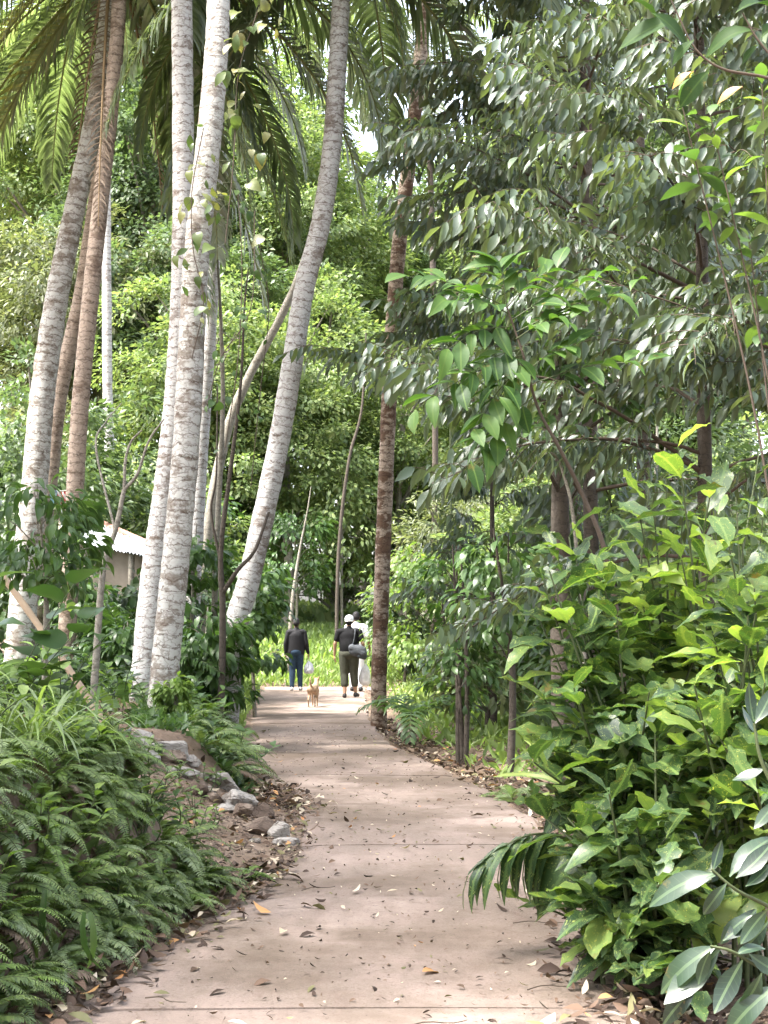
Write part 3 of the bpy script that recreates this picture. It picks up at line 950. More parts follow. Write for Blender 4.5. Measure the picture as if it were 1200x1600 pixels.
# ---------------------------------------------------------------- drooping-leaved trees (right)
DUR = ['durian', 'durian', 'durian_pale']


def drooper(label, base_xy, top_z, z0, reach, nbr, seed, trunk_r=.06, bias=None, leaf=.182, nleaf=300, lean=(0, 0)):
    g_ = np.random.default_rng(seed)
    x, y = base_xy
    z = float(H(x, y))
    t = thing('drooping_leaf_tree', label, 'tree', (x, y, z))
    ax = spline([(x, y, z - .2), (x + lean[0] * .4, y + lean[1] * .4, z + top_z * .4), (x + lean[0] * .8, y, z + top_z * .8), (x + lean[0], y + lean[1], z + top_z)], 40)
    tb = MB()
    tb.tube(ax, [trunk_r * 1.25, trunk_r, trunk_r * .7, trunk_r * .25], 10, jit=.03)
    part('trunk', tb, M['dark_bark'], t)
    pos, dr, nr, sz = [], [], [], []
    for i in range(nbr):
        f = (i + g_.random()) / nbr
        zz = z0 + (top_z - z0 - .2) * f
        az = i * 2.39996 + g_.normal(0, .5)
        zz += g_.normal(0, .25)
        if bias is not None and g_.random() < .45:
            az = bias + g_.normal(0, .7)
        L = reach * (1 - .62 * f ** 1.5) * g_.uniform(.75, 1.12)
        s = np.array([np.interp(zz + z, ax[:, 2], ax[:, k]) for k in (0, 1)] + [zz + z])
        h = np.array([math.sin(az), math.cos(az), 0])
        el = g_.uniform(-.05, .75)
        sag = g_.uniform(.25, .95)
        pts = [s]
        nn = 12
        for q in range(nn):
            a_ = el - sag * q / nn
            az += g_.normal(0, .07)
            h = np.array([math.sin(az), math.cos(az), 0])
            pts.append(pts[-1] + L / nn * (h * math.cos(a_) + np.array([0, 0, math.sin(a_)])) + g_.normal(0, .012, 3))
        pts = np.array(pts)
        bb = MB()
        bb.tube(pts, [.022 * L / 2.5, .012 * L / 2.5, .004], 5)
        side = np.array([h[1], -h[0], 0])
        for w in np.linspace(.18, 1.0, int(10 + L * 4)):
            p0 = np.array([np.interp(w * nn, np.arange(nn + 1), pts[:, k]) for k in range(3)])
            for sg in ((-1, 1) if w < .99 else (0,)):
                if g_.random() < .18 or (w < .35 and g_.random() < .4):
                    continue
                tl = (.62 * (1 - .55 * w) + .16) * g_.uniform(.7, 1.2) * min(1, L / 2)
                td = nrm(h * .75 + side * sg * .8 + np.array([0, 0, g_.uniform(-.4, .5)]))
                nseg = 5
                tp = [p0]
                for q in range(nseg):
                    tp.append(tp[-1] + nrm(td + np.array([0, 0, -.13 * q])) * tl / nseg)
                tp = np.array(tp)
                bb.tube(tp, [.005, .002], 3, cap=False)
                nl = max(4, int(tl / .06))
                for j in range(nl):
                    u = (j + .6) / nl
                    lp = np.array([np.interp(u * nseg, np.arange(nseg + 1), tp[:, k]) for k in range(3)])
                    ls_ = nrm(np.cross(td, [0, 0, 1])) * (1 if j % 2 else -1)
                    pos.append(lp)
                    dd = nrm(ls_ * .6 + td * .45 + np.array([0, 0, -.75]) + g_.normal(0, .18, 3))
                    dr.append(dd)
                    nr.append(nrm(np.array([0, 0, .8]) + ls_ * .9 - td * .15 + g_.normal(0, .2, 3)))
                    sz.append(leaf * g_.uniform(.6, 1.3))
        part('branch', bb, M['twig'], t)
    leaves(t, [T_mid, T_mid3], [M[q] for q in DUR], pos, dr, nr, sz, nmax=nleaf)
    return t


q = P(1103, 980, 13)
drooper('dark slim trunked tree with tiers of drooping olive leaves at the right', (q[0], 13), 10.0, 2.4, 2.7, 50, 31, .062, bias=math.radians(-100), lean=(.05, 0))
q = P(925, 980, 17)
drooper('drooping leaved tree whose long boughs reach left over the path', (q[0], 17), 11.5, 2.9, 3.3, 52, 32, .085, bias=math.radians(-105))
q = P(1010, 980, 21)
drooper('taller drooping leaved tree behind the other two', (q[0], 21), 14, 4.4, 3.4, 44, 33, .10, bias=math.radians(-90), leaf=.17, nleaf=200)
q = P(1330, 980, 11.5)
drooper('drooping leaved tree at the right picture edge, trunk out of view', (q[0], 11.5), 9.0, 2.9, 2.4, 30, 34, .06, bias=math.radians(-90), nleaf=200)
q = P(770, 980, 20)
drooper('young drooping leaved tree close to the right edge of the path', (q[0], 20), 4.0, 1.5, 1.5, 15, 35, .045, bias=math.radians(-110), leaf=.15, nleaf=150)


# ---------------------------------------------------------------- lobed-leaf shrubs (right foreground)
def lobed_shrub(label, base, tips, mats, per=15, leaf=.24, seed=1, tms=None, up=.35, nmax=300, cat='shrub', name='lobed_leaf_shrub', stem_r=.012, spread=.022, bare=.3, smat='stem'):
    g_ = np.random.default_rng(seed)
    t = thing(name, label, cat, base)
    pos, dr, nr, sz = [], [], [], []
    base = np.asarray(base, float)
    for k, tip in enumerate(tips):
        tip = np.asarray(tip, float)
        b0 = base + np.array([*g_.normal(0, .10, 2), -.05])
        mid = (b0 + tip) / 2 + np.array([*(.12 * (b0 - tip)[:2]), .12]) + g_.normal(0, .04, 3)
        pts = spline([b0, mid, tip], 14)
        sb = MB()
        sb.tube(pts, [stem_r, stem_r * .7, stem_r * .3], 6)
        part('stem', sb, M[smat], t)
        Ls = np.linalg.norm(tip - b0)
        for j in range(per):
            u = 1 - (j / per) ** 1.15 * (1 - bare)
            i = u * 13
            p = np.array([np.interp(i, np.arange(14), pts[:, c]) for c in range(3)])
            az = j * 2.4 + k
            el = (.85 - 1.4 * (j / per)) * up * 2.2 + g_.normal(0, .25)
            d = np.array([math.cos(az) * math.cos(el), math.sin(az) * math.cos(el), math.sin(el)])
            pos.append(p)
            dr.append(d)
            nr.append(nrm(np.array([0, 0, 1]) + g_.normal(0, .22, 3) - d * .2))
            sz.append(leaf * g_.uniform(.6, 1.3) * (.7 + .4 * min(1, j / 5)))
    leaves(t, tms or [T_lobed, T_broad, T_lobed3, T_broad, T_lobed2], mats, pos, dr, nr, sz, nmax=nmax)
    return t


def tips_px(lst):
    return [P(*q) for q in lst]


def gpt(px, Y):
    q = P(px, 980, Y)
    return (q[0], Y, float(H(q[0], Y)))


def jitter_tips(cands, n, s, seed):
    g_ = np.random.default_rng(seed)
    o = []
    for i in range(n):
        c = cands[i % len(cands)]
        o.append(P(c[0] + g_.normal(0, s), c[1] + g_.normal(0, s), c[2] + g_.normal(0, .25)))
    return o


lobed_shrub('tall lobed leaf shrub with yellow green top leaves at the right', gpt(1060, 7.8),
            jitter_tips([(1075, 740, 7.6), (1000, 800, 7.6), (1110, 790, 7.8), (960, 880, 7.4), (1040, 890, 7.3), (1120, 900, 7.4), (1010, 960, 7.2), (1090, 1000, 7.1), (950, 1010, 7.2)], 27, 28, 41),
            [M['croton'], M['croton'], M['croton_lime'], M['croton_dark']], per=14, leaf=.29, seed=51)
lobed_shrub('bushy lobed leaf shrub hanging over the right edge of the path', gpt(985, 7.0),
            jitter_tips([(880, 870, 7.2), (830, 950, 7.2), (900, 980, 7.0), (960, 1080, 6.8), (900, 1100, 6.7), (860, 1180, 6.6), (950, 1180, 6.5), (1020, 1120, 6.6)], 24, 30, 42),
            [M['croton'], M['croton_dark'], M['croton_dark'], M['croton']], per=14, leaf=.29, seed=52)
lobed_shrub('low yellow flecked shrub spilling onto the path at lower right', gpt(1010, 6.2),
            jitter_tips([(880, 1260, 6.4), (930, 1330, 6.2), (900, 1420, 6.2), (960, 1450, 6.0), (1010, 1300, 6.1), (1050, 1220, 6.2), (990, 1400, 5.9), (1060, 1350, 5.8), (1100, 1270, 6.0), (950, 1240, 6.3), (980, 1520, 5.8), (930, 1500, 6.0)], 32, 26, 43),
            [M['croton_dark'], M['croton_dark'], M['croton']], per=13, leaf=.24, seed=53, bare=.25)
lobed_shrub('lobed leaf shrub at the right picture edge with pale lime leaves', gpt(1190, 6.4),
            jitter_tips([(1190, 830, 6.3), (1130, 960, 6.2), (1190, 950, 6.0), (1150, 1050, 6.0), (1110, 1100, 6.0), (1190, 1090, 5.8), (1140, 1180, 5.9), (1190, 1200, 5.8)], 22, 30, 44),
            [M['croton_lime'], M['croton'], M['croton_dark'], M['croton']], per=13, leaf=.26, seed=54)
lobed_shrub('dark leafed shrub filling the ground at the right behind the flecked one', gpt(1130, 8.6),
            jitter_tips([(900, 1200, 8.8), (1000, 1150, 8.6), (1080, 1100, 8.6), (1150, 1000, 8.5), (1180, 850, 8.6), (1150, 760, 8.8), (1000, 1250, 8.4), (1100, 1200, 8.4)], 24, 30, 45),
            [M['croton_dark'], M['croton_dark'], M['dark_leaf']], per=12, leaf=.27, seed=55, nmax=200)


# ---------------------------------------------------------------- explicit branches close to the camera
def px_leaf_list(lst):
    """(x0, y0, x1, y1, Y, normal tilt) -> arrays"""
    pos, dr, nr, sz = [], [], [], []
    for x0, y0, x1, y1, Y, nx in lst:
        a_, b_ = P(x0, y0, Y), P(x1, y1, Y + .04)
        pos.append(a_)
        dr.append(nrm(b_ - a_))
        sz.append(np.linalg.norm(b_ - a_))
        nr.append(nrm(np.array([nx, -.75, .65])))
    return pos, dr, nr, sz


def stem_part(t, pts, r, mat='twig', name='stem'):
    mb = MB()
    mb.tube(spline([P(*p) if not isinstance(p, np.ndarray) else p for p in pts], max(6, 5 * len(pts))), r, 7)
    return part(name, mb, M[mat], t)


Yb = 4.7
t = thing('rubber_plant', 'glossy blue green broad leaf plant in the lower right corner', 'plant', gpt(1290, 4.9))
stem_part(t, [np.array(gpt(1290, 4.9)), (1300, 1560, 4.9), (1230, 1440, 4.8), (1150, 1390, Yb), (1112, 1358, Yb)], [.016, .011, .006, .004], 'stem')
stem_part(t, [np.array(gpt(1290, 4.9)), (1290, 1640, 4.8), (1220, 1540, 4.7), (1150, 1490, 4.6), (1110, 1478, 4.6)], [.016, .010, .006, .004], 'stem')
stem_part(t, [(1300, 1500, 4.9), (1230, 1280, 4.9), (1190, 1190, 4.9), (1178, 1130, 4.9)], [.012, .008, .004], 'stem')
L_ = [(1115, 1365, 993, 1408, Yb, -.2), (1118, 1368, 1010, 1398, Yb + .05, .3), (1114, 1360, 1128, 1308, Yb, .1), (1135, 1380, 1090, 1440, Yb - .05, .2), (1150, 1372, 1215, 1318, Yb, -.4), (1165, 1385, 1210, 1352, Yb, -.6), (1140, 1370, 1215, 1285, Yb + .2, -.3), (1175, 1430, 1110, 1475, Yb, -.3), (1200, 1420, 1150, 1478, Yb - .1, .5),
      (1120, 1478, 1008, 1552, 4.6, -.2), (1125, 1482, 1030, 1580, 4.6, .2), (1110, 1485, 1085, 1540, 4.55, .4), (1150, 1492, 1205, 1470, 4.6, -.4), (1160, 1500, 1110, 1590, 4.55, .2), (1190, 1520, 1150, 1600, 4.5, .3), (1170, 1490, 1225, 1530, 4.6, -.4), (1215, 1540, 1110, 1625, 4.5, -.2), (1130, 1470, 1190, 1420, 4.7, -.3), (1200, 1440, 1140, 1510, 4.7, .4), (1090, 1540, 1020, 1610, 4.6, .1), (1210, 1500, 1225, 1590, 4.5, .2),
      (1180, 1130, 1215, 1070, 4.9, -.2), (1178, 1128, 1165, 1060, 4.95, .1), (1185, 1150, 1150, 1100, 4.9, .4), (1195, 1190, 1225, 1240, 4.9, -.5), (1195, 1200, 1140, 1225, 4.9, .3), (1215, 1250, 1175, 1300, 4.9, .2)]
p_, d_, n_, s_ = px_leaf_list(L_)
leaves(t, [T_long, T_long2], M['rubber'], p_, d_, n_, np.array(s_) * .88)

t = thing('overhanging_branch', 'dark round leaved branch hanging in at the top right corner', 'branch', P(1260, 150, 4.6))
stem_part(t, [(1262, 150, 4.6), (1200, 122, 4.6), (1130, 108, 4.6), (1088, 78, 4.6), (1060, 25, 4.6), (1040, -20, 4.6)], [.006, .005, .003, .002])
stem_part(t, [(1262, 150, 4.6), (1190, 70, 4.6), (1160, 20, 4.6)], [.005, .004, .002])
p_, d_, n_, s_ = px_leaf_list([(1062, 30, 962, 64, 4.6, .2), (1018, 20, 1082, 66, 4.55, -.3), (1085, 62, 1046, 98, 4.55, .2), (1178, 48, 1096, 68, 4.6, .3), (960, -2, 1042, 12, 4.6, 0), (1150, 20, 1215, -10, 4.6, 0), (1108, 110, 1060, 166, 4.6, .4), (1185, 70, 1156, 98, 4.6, .3), (1190, 60, 1230, 20, 4.6, -.2)])
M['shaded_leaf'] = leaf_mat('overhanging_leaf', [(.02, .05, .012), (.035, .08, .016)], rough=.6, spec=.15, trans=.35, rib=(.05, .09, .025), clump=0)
leaves(t, [T_ellip2, T_ellip], M['shaded_leaf'], p_, d_, n_, s_)

# sapling with pinnate leaves in the middle right
t = thing('pinnate_leaf_sapling', 'leaning sapling with bright pinnate leaves over the path', 'sapling', gpt(985, 10.2))
tr = [np.array(gpt(985, 10.2)), (968, 1000, 10.2), (945, 861, 10.1), (911, 775, 10.1), (874, 700, 10), (840, 636, 10), (816, 550, 10), (792, 480, 10)]
stem_part(t, tr, [.024, .02, .016, .013, .01, .006], 'twig')
pos, dr, nr, sz = [], [], [], []
g_ = np.random.default_rng(77)


def pinnate(a0, a1, nleaf, ls):
    a0, a1 = np.asarray(a0), np.asarray(a1)
    ax = nrm(a1 - a0)
    mb = MB()
    mid = (a0 + a1) / 2 + np.array([0, 0, .05])
    rp = spline([a0, mid, a1], 8)
    mb.tube(rp, [.005, .002], 5)
    part('leaf_stalk', mb, M['stem'], t)
    side = nrm(np.cross(ax, [0, -.5, .85]))
    for i in range(nleaf):
        u = .25 + .75 * (i // 2) / max(1, (nleaf - 1) // 2)
        p = np.array([np.interp(u * 7, np.arange(8), rp[:, c]) for c in range(3)])
        s = side * (1 if i % 2 else -1)
        pos.append(p)
        dr.append(nrm(ax * .8 + s * .9 + np.array([0, 0, -.05]) + g_.normal(0, .15, 3)))
        nr.append(nrm(np.array([0, -.3, .95]) + g_.normal(0, .28, 3)))
        sz.append(ls * g_.uniform(.8, 1.2))


for (x0, y0, x1, y1, Y0, Y1) in [(792, 480, 640, 432, 10, 9.9), (795, 490, 700, 470, 10, 9.8), (792, 480, 780, 412, 10, 10), (792, 480, 870, 420, 10, 10), (800, 500, 930, 440, 10, 9.9), (805, 520, 985, 455, 10, 9.9), (806, 530, 890, 500, 10, 9.8),
                                 (800, 510, 700, 545, 10, 9.7), (812, 545, 720, 600, 10, 9.7), (815, 555, 650, 640, 10, 9.8), (820, 570, 740, 670, 10, 9.7), (812, 548, 780, 620, 10, 9.7), (818, 560, 735, 720, 10, 9.8), (825, 580, 900, 540, 10, 9.8), (830, 600, 1010, 565, 10, 9.8), (835, 620, 760, 700, 10, 9.9)]:
    pinnate(P(x0, y0, Y0), P(x1, y1, Y1), 9, .25)
leaves(t, [T_ellip, T_ellip2], M['rambutan'], pos, dr, nr, sz)

# split-leaf philodendron overhanging the path
t = thing('split_leaf_plant', 'dark split leaf drooping over the right edge of the path', 'plant', gpt(960, 6.7))
stem_part(t, [np.array(gpt(960, 6.7)), (950, 1380, 6.7), (905, 1320, 6.7), (870, 1306, 6.7)], [.012, .009, .006], 'stem')
pos, dr, nr, sz = [], [], [], []
rach = spline([P(885, 1310, 6.7), P(840, 1303, 6.65), P(795, 1318, 6.6), P(752, 1350, 6.6)], 20)
mb = MB()
mb.tube(rach, [.007, .003], 5)
part('leaf_stalk', mb, M['stem'], t)
T_fing = strip_leaf([(0, .09), (.15, .115), (.45, .115), (.75, .08), (.92, .035), (1, .004)], .15, .8, .08)
for i in range(7):
    for s in (-1, 1):
        p = rach[3 + int(i * 2.6)]
        pos.append(p)
        dr.append(nrm(np.array([-.55 - .1 * i * .3, -.3 * s, -.75 - (.2 if s > 0 else 0)]) + g_.normal(0, .1, 3)))
        nr.append(nrm(np.array([-.5, -.3 - .3 * s, .7])))
        sz.append((.33 - .018 * i) * g_.uniform(.85, 1.15))
leaves(t, [T_fing], M['croton_dark'], pos, dr, nr, np.array(sz), name='leaf_lobe')
p_, d_, n_, s_ = px_leaf_list([(905, 1345, 828, 1425, 6.6, -.5), (930, 1350, 905, 1425, 6.6, .4), (915, 1340, 860, 1385, 6.65, .5)])
leaves(t, [T_heart], M['croton_dark'], p_, d_, n_, np.array(s_) * 1.05)
stem_part(t, [(950, 1380, 6.7), (925, 1345, 6.65), (905, 1345, 6.6)], [.007, .004], 'stem')

# bird's nest type plant, bright blades
t = thing('strap_leaf_plant', 'upright bright strap leaved plant beside the flecked shrub', 'plant', gpt(905, 8.6))
p_, d_, n_, s_ = px_leaf_list([(908, 1235, 838, 1160, 8.5, -.4), (905, 1240, 800, 1192, 8.5, -.2), (915, 1240, 900, 1150, 8.6, .3), (912, 1250, 850, 1230, 8.4, -.2), (920, 1245, 960, 1180, 8.6, .4)])
bz = gpt(905, 8.6)
for q in p_:
    stem_part(t, [np.array(bz), np.array((np.array(bz) + q) / 2 + [0.02, 0, 0]), np.array(q)], [.008, .007, .006], 'stem')
leaves(t, [T_strap], M['croton_lime'], np.array(p_), d_, n_, np.array(s_) * 1.15)

# pale shrub and orange leaves at the upper right
lobed_shrub('pale green sprig with two orange leaves at the upper right', gpt(1260, 9.5), tips_px([(1060, 140, 9.3), (1110, 180, 9.3), (1190, 120, 9.5), (1170, 370, 9.4)]),
            [M['broad_lime'], M['broad']], per=13, leaf=.20, seed=61, tms=[T_ellip], bare=.8, stem_r=.012, smat='twig', name='slender_sapling', cat='sapling')
M['orange_leaf'] = leaf_mat('orange_leaf', [(.5, .2, .02), (.55, .3, .03)], trans=.4, clump=0)
o_par = [o for o in bpy.data.objects if o.name.startswith('slender_sapling')][0]
p_, d_, n_, s_ = px_leaf_list([(1160, 135, 1128, 152, 9.2, 0), (1080, 112, 1055, 130, 9.2, .2), (1085, 110, 1078, 118, 9.2, 0)])
leaves(o_par, [T_ellip], M['orange_leaf'], p_, d_, n_, np.array(s_) * 1.3)


# ---------------------------------------------------------------- small understorey trees on the right of the path
def small_tree(label, base, h, cr, ch, seed, mat='dark_leaf', tm=T_mid2, ls=.13, nclump=40, per=22, stems=1, nmax=120, cat='tree', name='small_tree', bark='dark_bark', r=.035):
    g2 = np.random.default_rng(seed)
    t = thing(name, label, cat, base)
    base = np.asarray(base, float)
    tb = MB()
    for s in range(stems):
        o = g2.normal(0, .12 if stems > 1 else 0, 2)
        tb.tube(spline([base + [o[0], o[1], -.15], base + [o[0] * 1.4 + g2.normal(0, .05), o[1], h * .45], base + [g2.normal(0, .1), g2.normal(0, .1), h]], 18), [r * 1.3, r, r * .3], 8, jit=.03)
    pos, dr, nr, sz = [], [], [], []
    for c in range(nclump):
        q = g2.uniform(-1, 1, 3)
        q /= max(1, np.linalg.norm(q) / .95)
        cc = base + [q[0] * cr, q[1] * cr, h - ch * .5 + q[2] * ch * .5]
        if c % 3 == 0:
            a0 = base + [0, 0, max(.3, cc[2] - base[2] - cr * .5)]
            tb.tube(spline([a0, (a0 + cc) / 2 + [0, 0, .06], cc], 6), [r * .3, r * .1], 4, cap=False)
        for j in range(per):
            off = nrm(g2.normal(size=3)) * g2.random() ** .5 * cr * .34
            pos.append(cc + off * [1, 1, .7])
            dr.append(nrm(off / cr * 2 + np.array([q[0], q[1], -.5]) + g2.normal(0, .35, 3)))
            nr.append(nrm(np.array([q[0] * .4, q[1] * .4, 1]) + g2.normal(0, .3, 3)))
            sz.append(ls * g2.uniform(.7, 1.25))
    part('trunk', tb, M[bark], t)
    leaves(t, [tm], M[mat], pos, dr, nr, sz, nmax=nmax)
    return t


small_tree('dense dark leaved young tree on thin stems right of the path', gpt(715, 16.6), 2.55, .52, 1.9, 71, mat='broad', ls=.12, stems=3, nclump=46, per=20, r=.026)
small_tree('bare stemmed young tree with sparse leaves right of the dense dark one', gpt(795, 15.2), 2.6, .6, 1.2, 72, mat='broad', ls=.15, nclump=24, per=16)
small_tree('stout dark trunk behind the lobed shrub at right', gpt(880, 14.6), 5.6, 1.0, 2.6, 73, mat='broad', ls=.17, nclump=40, per=20, r=.10)
small_tree('light leaved bush between the palm trunk and the dark young tree', gpt(690, 27), 3.2, 1.3, 2.6, 74, mat='broad_lime', ls=.15, nclump=60, per=30, nmax=0)
small_tree('yellow tinged bush low beside the dark young tree', gpt(760, 20), 1.3, .8, 1.0, 75, mat='forest_c', ls=.16, nclump=36, per=20, nmax=0)
small_tree('pale bush right of the path in front of the forest', gpt(840, 22), 2.6, 1.2, 2.2, 76, mat='forest_a', ls=.17, nclump=60, per=30, nmax=0)
small_tree('leafy bush in half shade behind the stout dark trunk', gpt(960, 19), 2.9, 1.5, 2.4, 77, mat='broad', ls=.18, nclump=60, per=30, nmax=0)
small_tree('light green bush at the edge of the clearing far right', gpt(1120, 18), 3.2, 1.7, 2.6, 78, mat='forest_a', ls=.18, nclump=70, per=30, nmax=0)

# left understorey
small_tree('round glossy bush on the left bank in front of the thick pale palm', gpt(55, 11.5), 2.25, .50, .85, 81, mat='broad', tm=T_ellip2, ls=.135, nclump=32, per=20, nmax=250, stems=2, r=.02, bark='grey_bark', name='bush', cat='bush')
for i, (px, Y, h, cr, ch, mt, ls, lab) in enumerate([
        (300, 20.5, 2.4, .6, 2.1, 'broad', .17, 'leafy bush between the tall white trunks and the curved palm'),
        (330, 17.5, 1.5, .5, 1.4, 'broad', .16, 'low broad leaved bush at the foot of the curved palm'),
        (400, 24, 2.8, .6, 2.2, 'broad', .18, 'sapling with large pale leaves right behind the curved palm'),
        (190, 17.5, .9, .5, .7, 'broad', .13, 'low green bush in front of the metal roofed hut'),
        (112, 15.2, .5, .3, .4, 'broad', .11, 'small leafy plant on the left bank near the leaning pole'),
        (215, 21, 1.6, .7, 1.2, 'dark_leaf', .2, 'dark bush under the eave of the hut'),
        (105, 19.8, 1.55, .6, 1.3, 'broad', .15, 'leafy bush screening the wall of the hut'),
        (160, 20.6, 1.25, .55, 1.1, 'broad', .15, 'low bush below the lower roof edge of the hut'),
        (20, 21, 2.6, 1.0, 2.4, 'dark_leaf', .18, 'dark bush behind the thick pale palm at the left edge'),
        (60, 26, 4.2, 1.4, 3.4, 'forest_b', .18, 'tall dark bush left of the hut'),
        (210, 31, 4.6, 1.6, 4.0, 'dark_leaf', .2, 'dark thicket tree above the hut roof'),
        (285, 29, 4.2, 1.2, 3.6, 'broad', .18, 'leafy thicket tree behind the tall white trunks'),
        (300, 33, 3.8, 1.0, 3.4, 'forest_b', .17, 'mid green thicket tree seen left of the curved palm'),
        (462, 42, 4.0, 1.2, 2.6, 'broad', .2, 'weeping light leaved tree behind the man in the jacket'),
        (535, 43.5, 5.0, 1.4, 3.4, 'forest_a', .2, 'light leaved tree behind the walkers in the middle'),
        (630, 36, 2.7, 1.0, 2.4, 'dark_leaf', .18, 'dark bush just right of the walkers'),
        (272, 14.3, .42, .16, .35, 'broad_lime', .09, 'small lime green plant against the spotted palm foot')]):
    small_tree(lab, gpt(px, Y), h, cr, ch, 90 + i, mat=mt, ls=ls, nclump=int(24 + 26 * cr), per=24, nmax=40 if Y < 18 else 0, r=.022 + .01 * cr, name='bush', cat='bush', bark='grey_bark')


# bare and thin stems
def thin(label, pts, r, mat='grey_bark', name='thin_trunk', cat='thin trunk', extra=()):
    w = [P(*p) for p in pts]
    gz = float(H(w[0][0], w[0][1]))
    t = thing(name, label, cat, (w[0][0], w[0][1], gz))
    w[0] = np.array([w[0][0], w[0][1], gz - .1])
    mb = MB()
    mb.tube(spline(w, 40), r, 8, jit=.05)
    part('trunk', mb, M[mat], t)
    for e_ in extra:
        mb = MB()
        mb.tube(spline([P(*p) for p in e_[0]], 24), e_[1], 6, jit=.04)
        part('branch', mb, M[mat], t)
    return t


thin('bare grey forked sapling in front of the hut', [(146, 1000, 14), (160, 900, 14), (180, 830, 14), (194, 765, 14)], [.04, .032, .026, .022],
     extra=[([(194, 768, 14), (196, 720, 14), (205, 690, 14), (222, 672, 14)], [.018, .008]), ([(194, 765, 14), (215, 740, 14), (232, 690, 14), (256, 655, 14)], [.02, .008]), ([(180, 830, 14), (150, 700, 14.3), (165, 660, 14.4), (190, 630, 14.5)], [.014, .005])], name='forked_sapling', cat='sapling')
thin('dark thin stem climbing beside the curved grey palm', [(345, 1055, 17), (348, 960, 17), (345, 860, 17), (362, 720, 17), (376, 600, 17), (382, 480, 17), (388, 420, 17)], [.045, .035, .025, .015, .008], 'dark_bark',
     extra=[([(346, 930, 17), (372, 890, 16.9), (398, 860, 16.9), (420, 800, 17)], [.03, .015]), ([(345, 880, 17), (330, 800, 17), (338, 740, 17), (340, 600, 17)], [.02, .008])], name='creeper', cat='vine')
thin('pale thin stem rising behind the spotted palm', [(330, 1000, 21), (340, 820, 21), (348, 640, 21), (345, 500, 21), (338, 380, 21)], [.05, .04, .03, .015])
thin('pale slim trunk slanting up right behind the curved grey palm', [(306, 960, 26), (322, 850, 26), (340, 740, 26), (362, 650, 26), (396, 575, 26), (436, 500, 26), (468, 430, 26), (492, 350, 26), (514, 240, 26), (524, 120, 26), (532, -40, 26)], [.11, .10, .09, .082, .075, .065, .05, .03])
thin('dark slanting trunk in the thicket behind the walkers', [(525, 1000, 41), (530, 850, 41), (545, 720, 41), (565, 640, 41), (572, 520, 41)], [.055, .05, .04, .02], 'dark_bark')
thin('pale slanting trunk behind the man in the jacket', [(448, 1010, 37), (455, 960, 37), (462, 900, 37), (470, 850, 37), (480, 800, 37), (486, 760, 37)], [.055, .05, .035, .02, .01])
thin('arched bare twig branch in the middle right', [(925, 1000, 12.5), (900, 850, 12.4), (880, 740, 12.4), (862, 708, 12.3), (840, 720, 12.2), (812, 755, 12.2)], [.02, .014, .008, .004])
thin('brown trunk behind the drooping leaved trees at the right', [(898, 1050, 24), (900, 850, 24), (900, 650, 24), (905, 450, 24)], [.11, .1, .09], 'dark_bark')

t = thing('wooden_pole', 'fallen bamboo pole leaning down across the left bank', 'pole', (0, 0, 0))
w = [P(-60, 815, 12.4), P(30, 935, 12.3), P(100, 1035, 12.2), P(172, 1142, 12.1)]
t.location = [float(v) for v in w[-1]]
mb = MB()
mb.tube(spline(w, 60), [.03, .03, .032], 10, ring=.02, ring_step=.3)
part('shaft', mb, plain('weathered_bamboo', (.36, .27, .19), .7, scale=9), t)


# vines with yellowing leaves on the spotted palm
def vine(label, pts, n, mat, seed, ls=.13, r=.006, spread=.14):
    g2 = np.random.default_rng(seed)
    w = spline([P(*p) for p in pts], 50)
    t = thing('climbing_vine', label, 'vine', w[0])
    mb = MB()
    mb.tube(w, r, 5)
    part('stem', mb, M['twig'], t)
    i = g2.integers(0, 50, n)
    pos = w[i] + g2.normal(0, spread, (n, 3)) * [1, .4, 1]
    d = nrm(g2.normal(0, .6, (n, 3)) + [0, -.2, -.7])
    nn = nrm(g2.normal(0, .3, (n, 3)) + [0, -.8, .5])
    for a_, b_ in zip(w[i], pos):
        pass
    sb = MB()
    for a_, b_ in zip(w[i], pos):
        sb.tube(np.array([a_, (a_ + b_) / 2 + [0, 0, .02], b_]), .002, 3, cap=False)
    part('leaf_stalk', sb, M['stem'], t, kind='stuff')
    leaves(t, [T_mid2, T_heart], mat, pos, d, nn, ls * g2.uniform(.6, 1.2, n))


M['vine_leaf'] = leaf_mat('vine_leaf', [(.06, .11, .025), (.12, .17, .04), (.2, .2, .05)], trans=.4, clump=0)
vine('vine with yellowing leaves hanging beside the top of the spotted palm', [(352, 380, 14.8), (365, 250, 14.8), (372, 120, 14.8), (395, 40, 14.7), (420, -30, 14.7)], 60, [M['vine_leaf'], M['vine_leaf'], M['palm_yellow']], 301, .17, spread=.16)
vine('vine winding up the middle of the spotted palm', [(300, 560, 14.9), (318, 470, 14.85), (302, 390, 14.85), (300, 300, 14.9), (318, 200, 14.95)], 26, M['vine_leaf'], 302, .15, spread=.10)
vine('leafy creeper on the slim brown palm near the hut', [(112, 980, 17.2), (116, 900, 17.2), (112, 840, 17.2), (122, 790, 17.2)], 40, [M['broad_lime'], M['broad']], 303, .17, spread=.12)
for k, (pts, lab) in enumerate([([(352, 700, 16), (372, 560, 16), (378, 420, 16.2), (372, 300, 16.4)], 'thin green liana left of the curved palm'),
                                ([(322, 640, 16), (345, 560, 16), (392, 480, 16), (398, 330, 16.2)], 'thin pale liana slanting up from the spotted palm'),
                                ([(392, 760, 19), (408, 600, 19), (420, 480, 19), (405, 380, 19)], 'thin liana behind the curved palm trunk')]):
    vine(lab, pts, 14, M['broad'], 310 + k, .12, .006, .08)


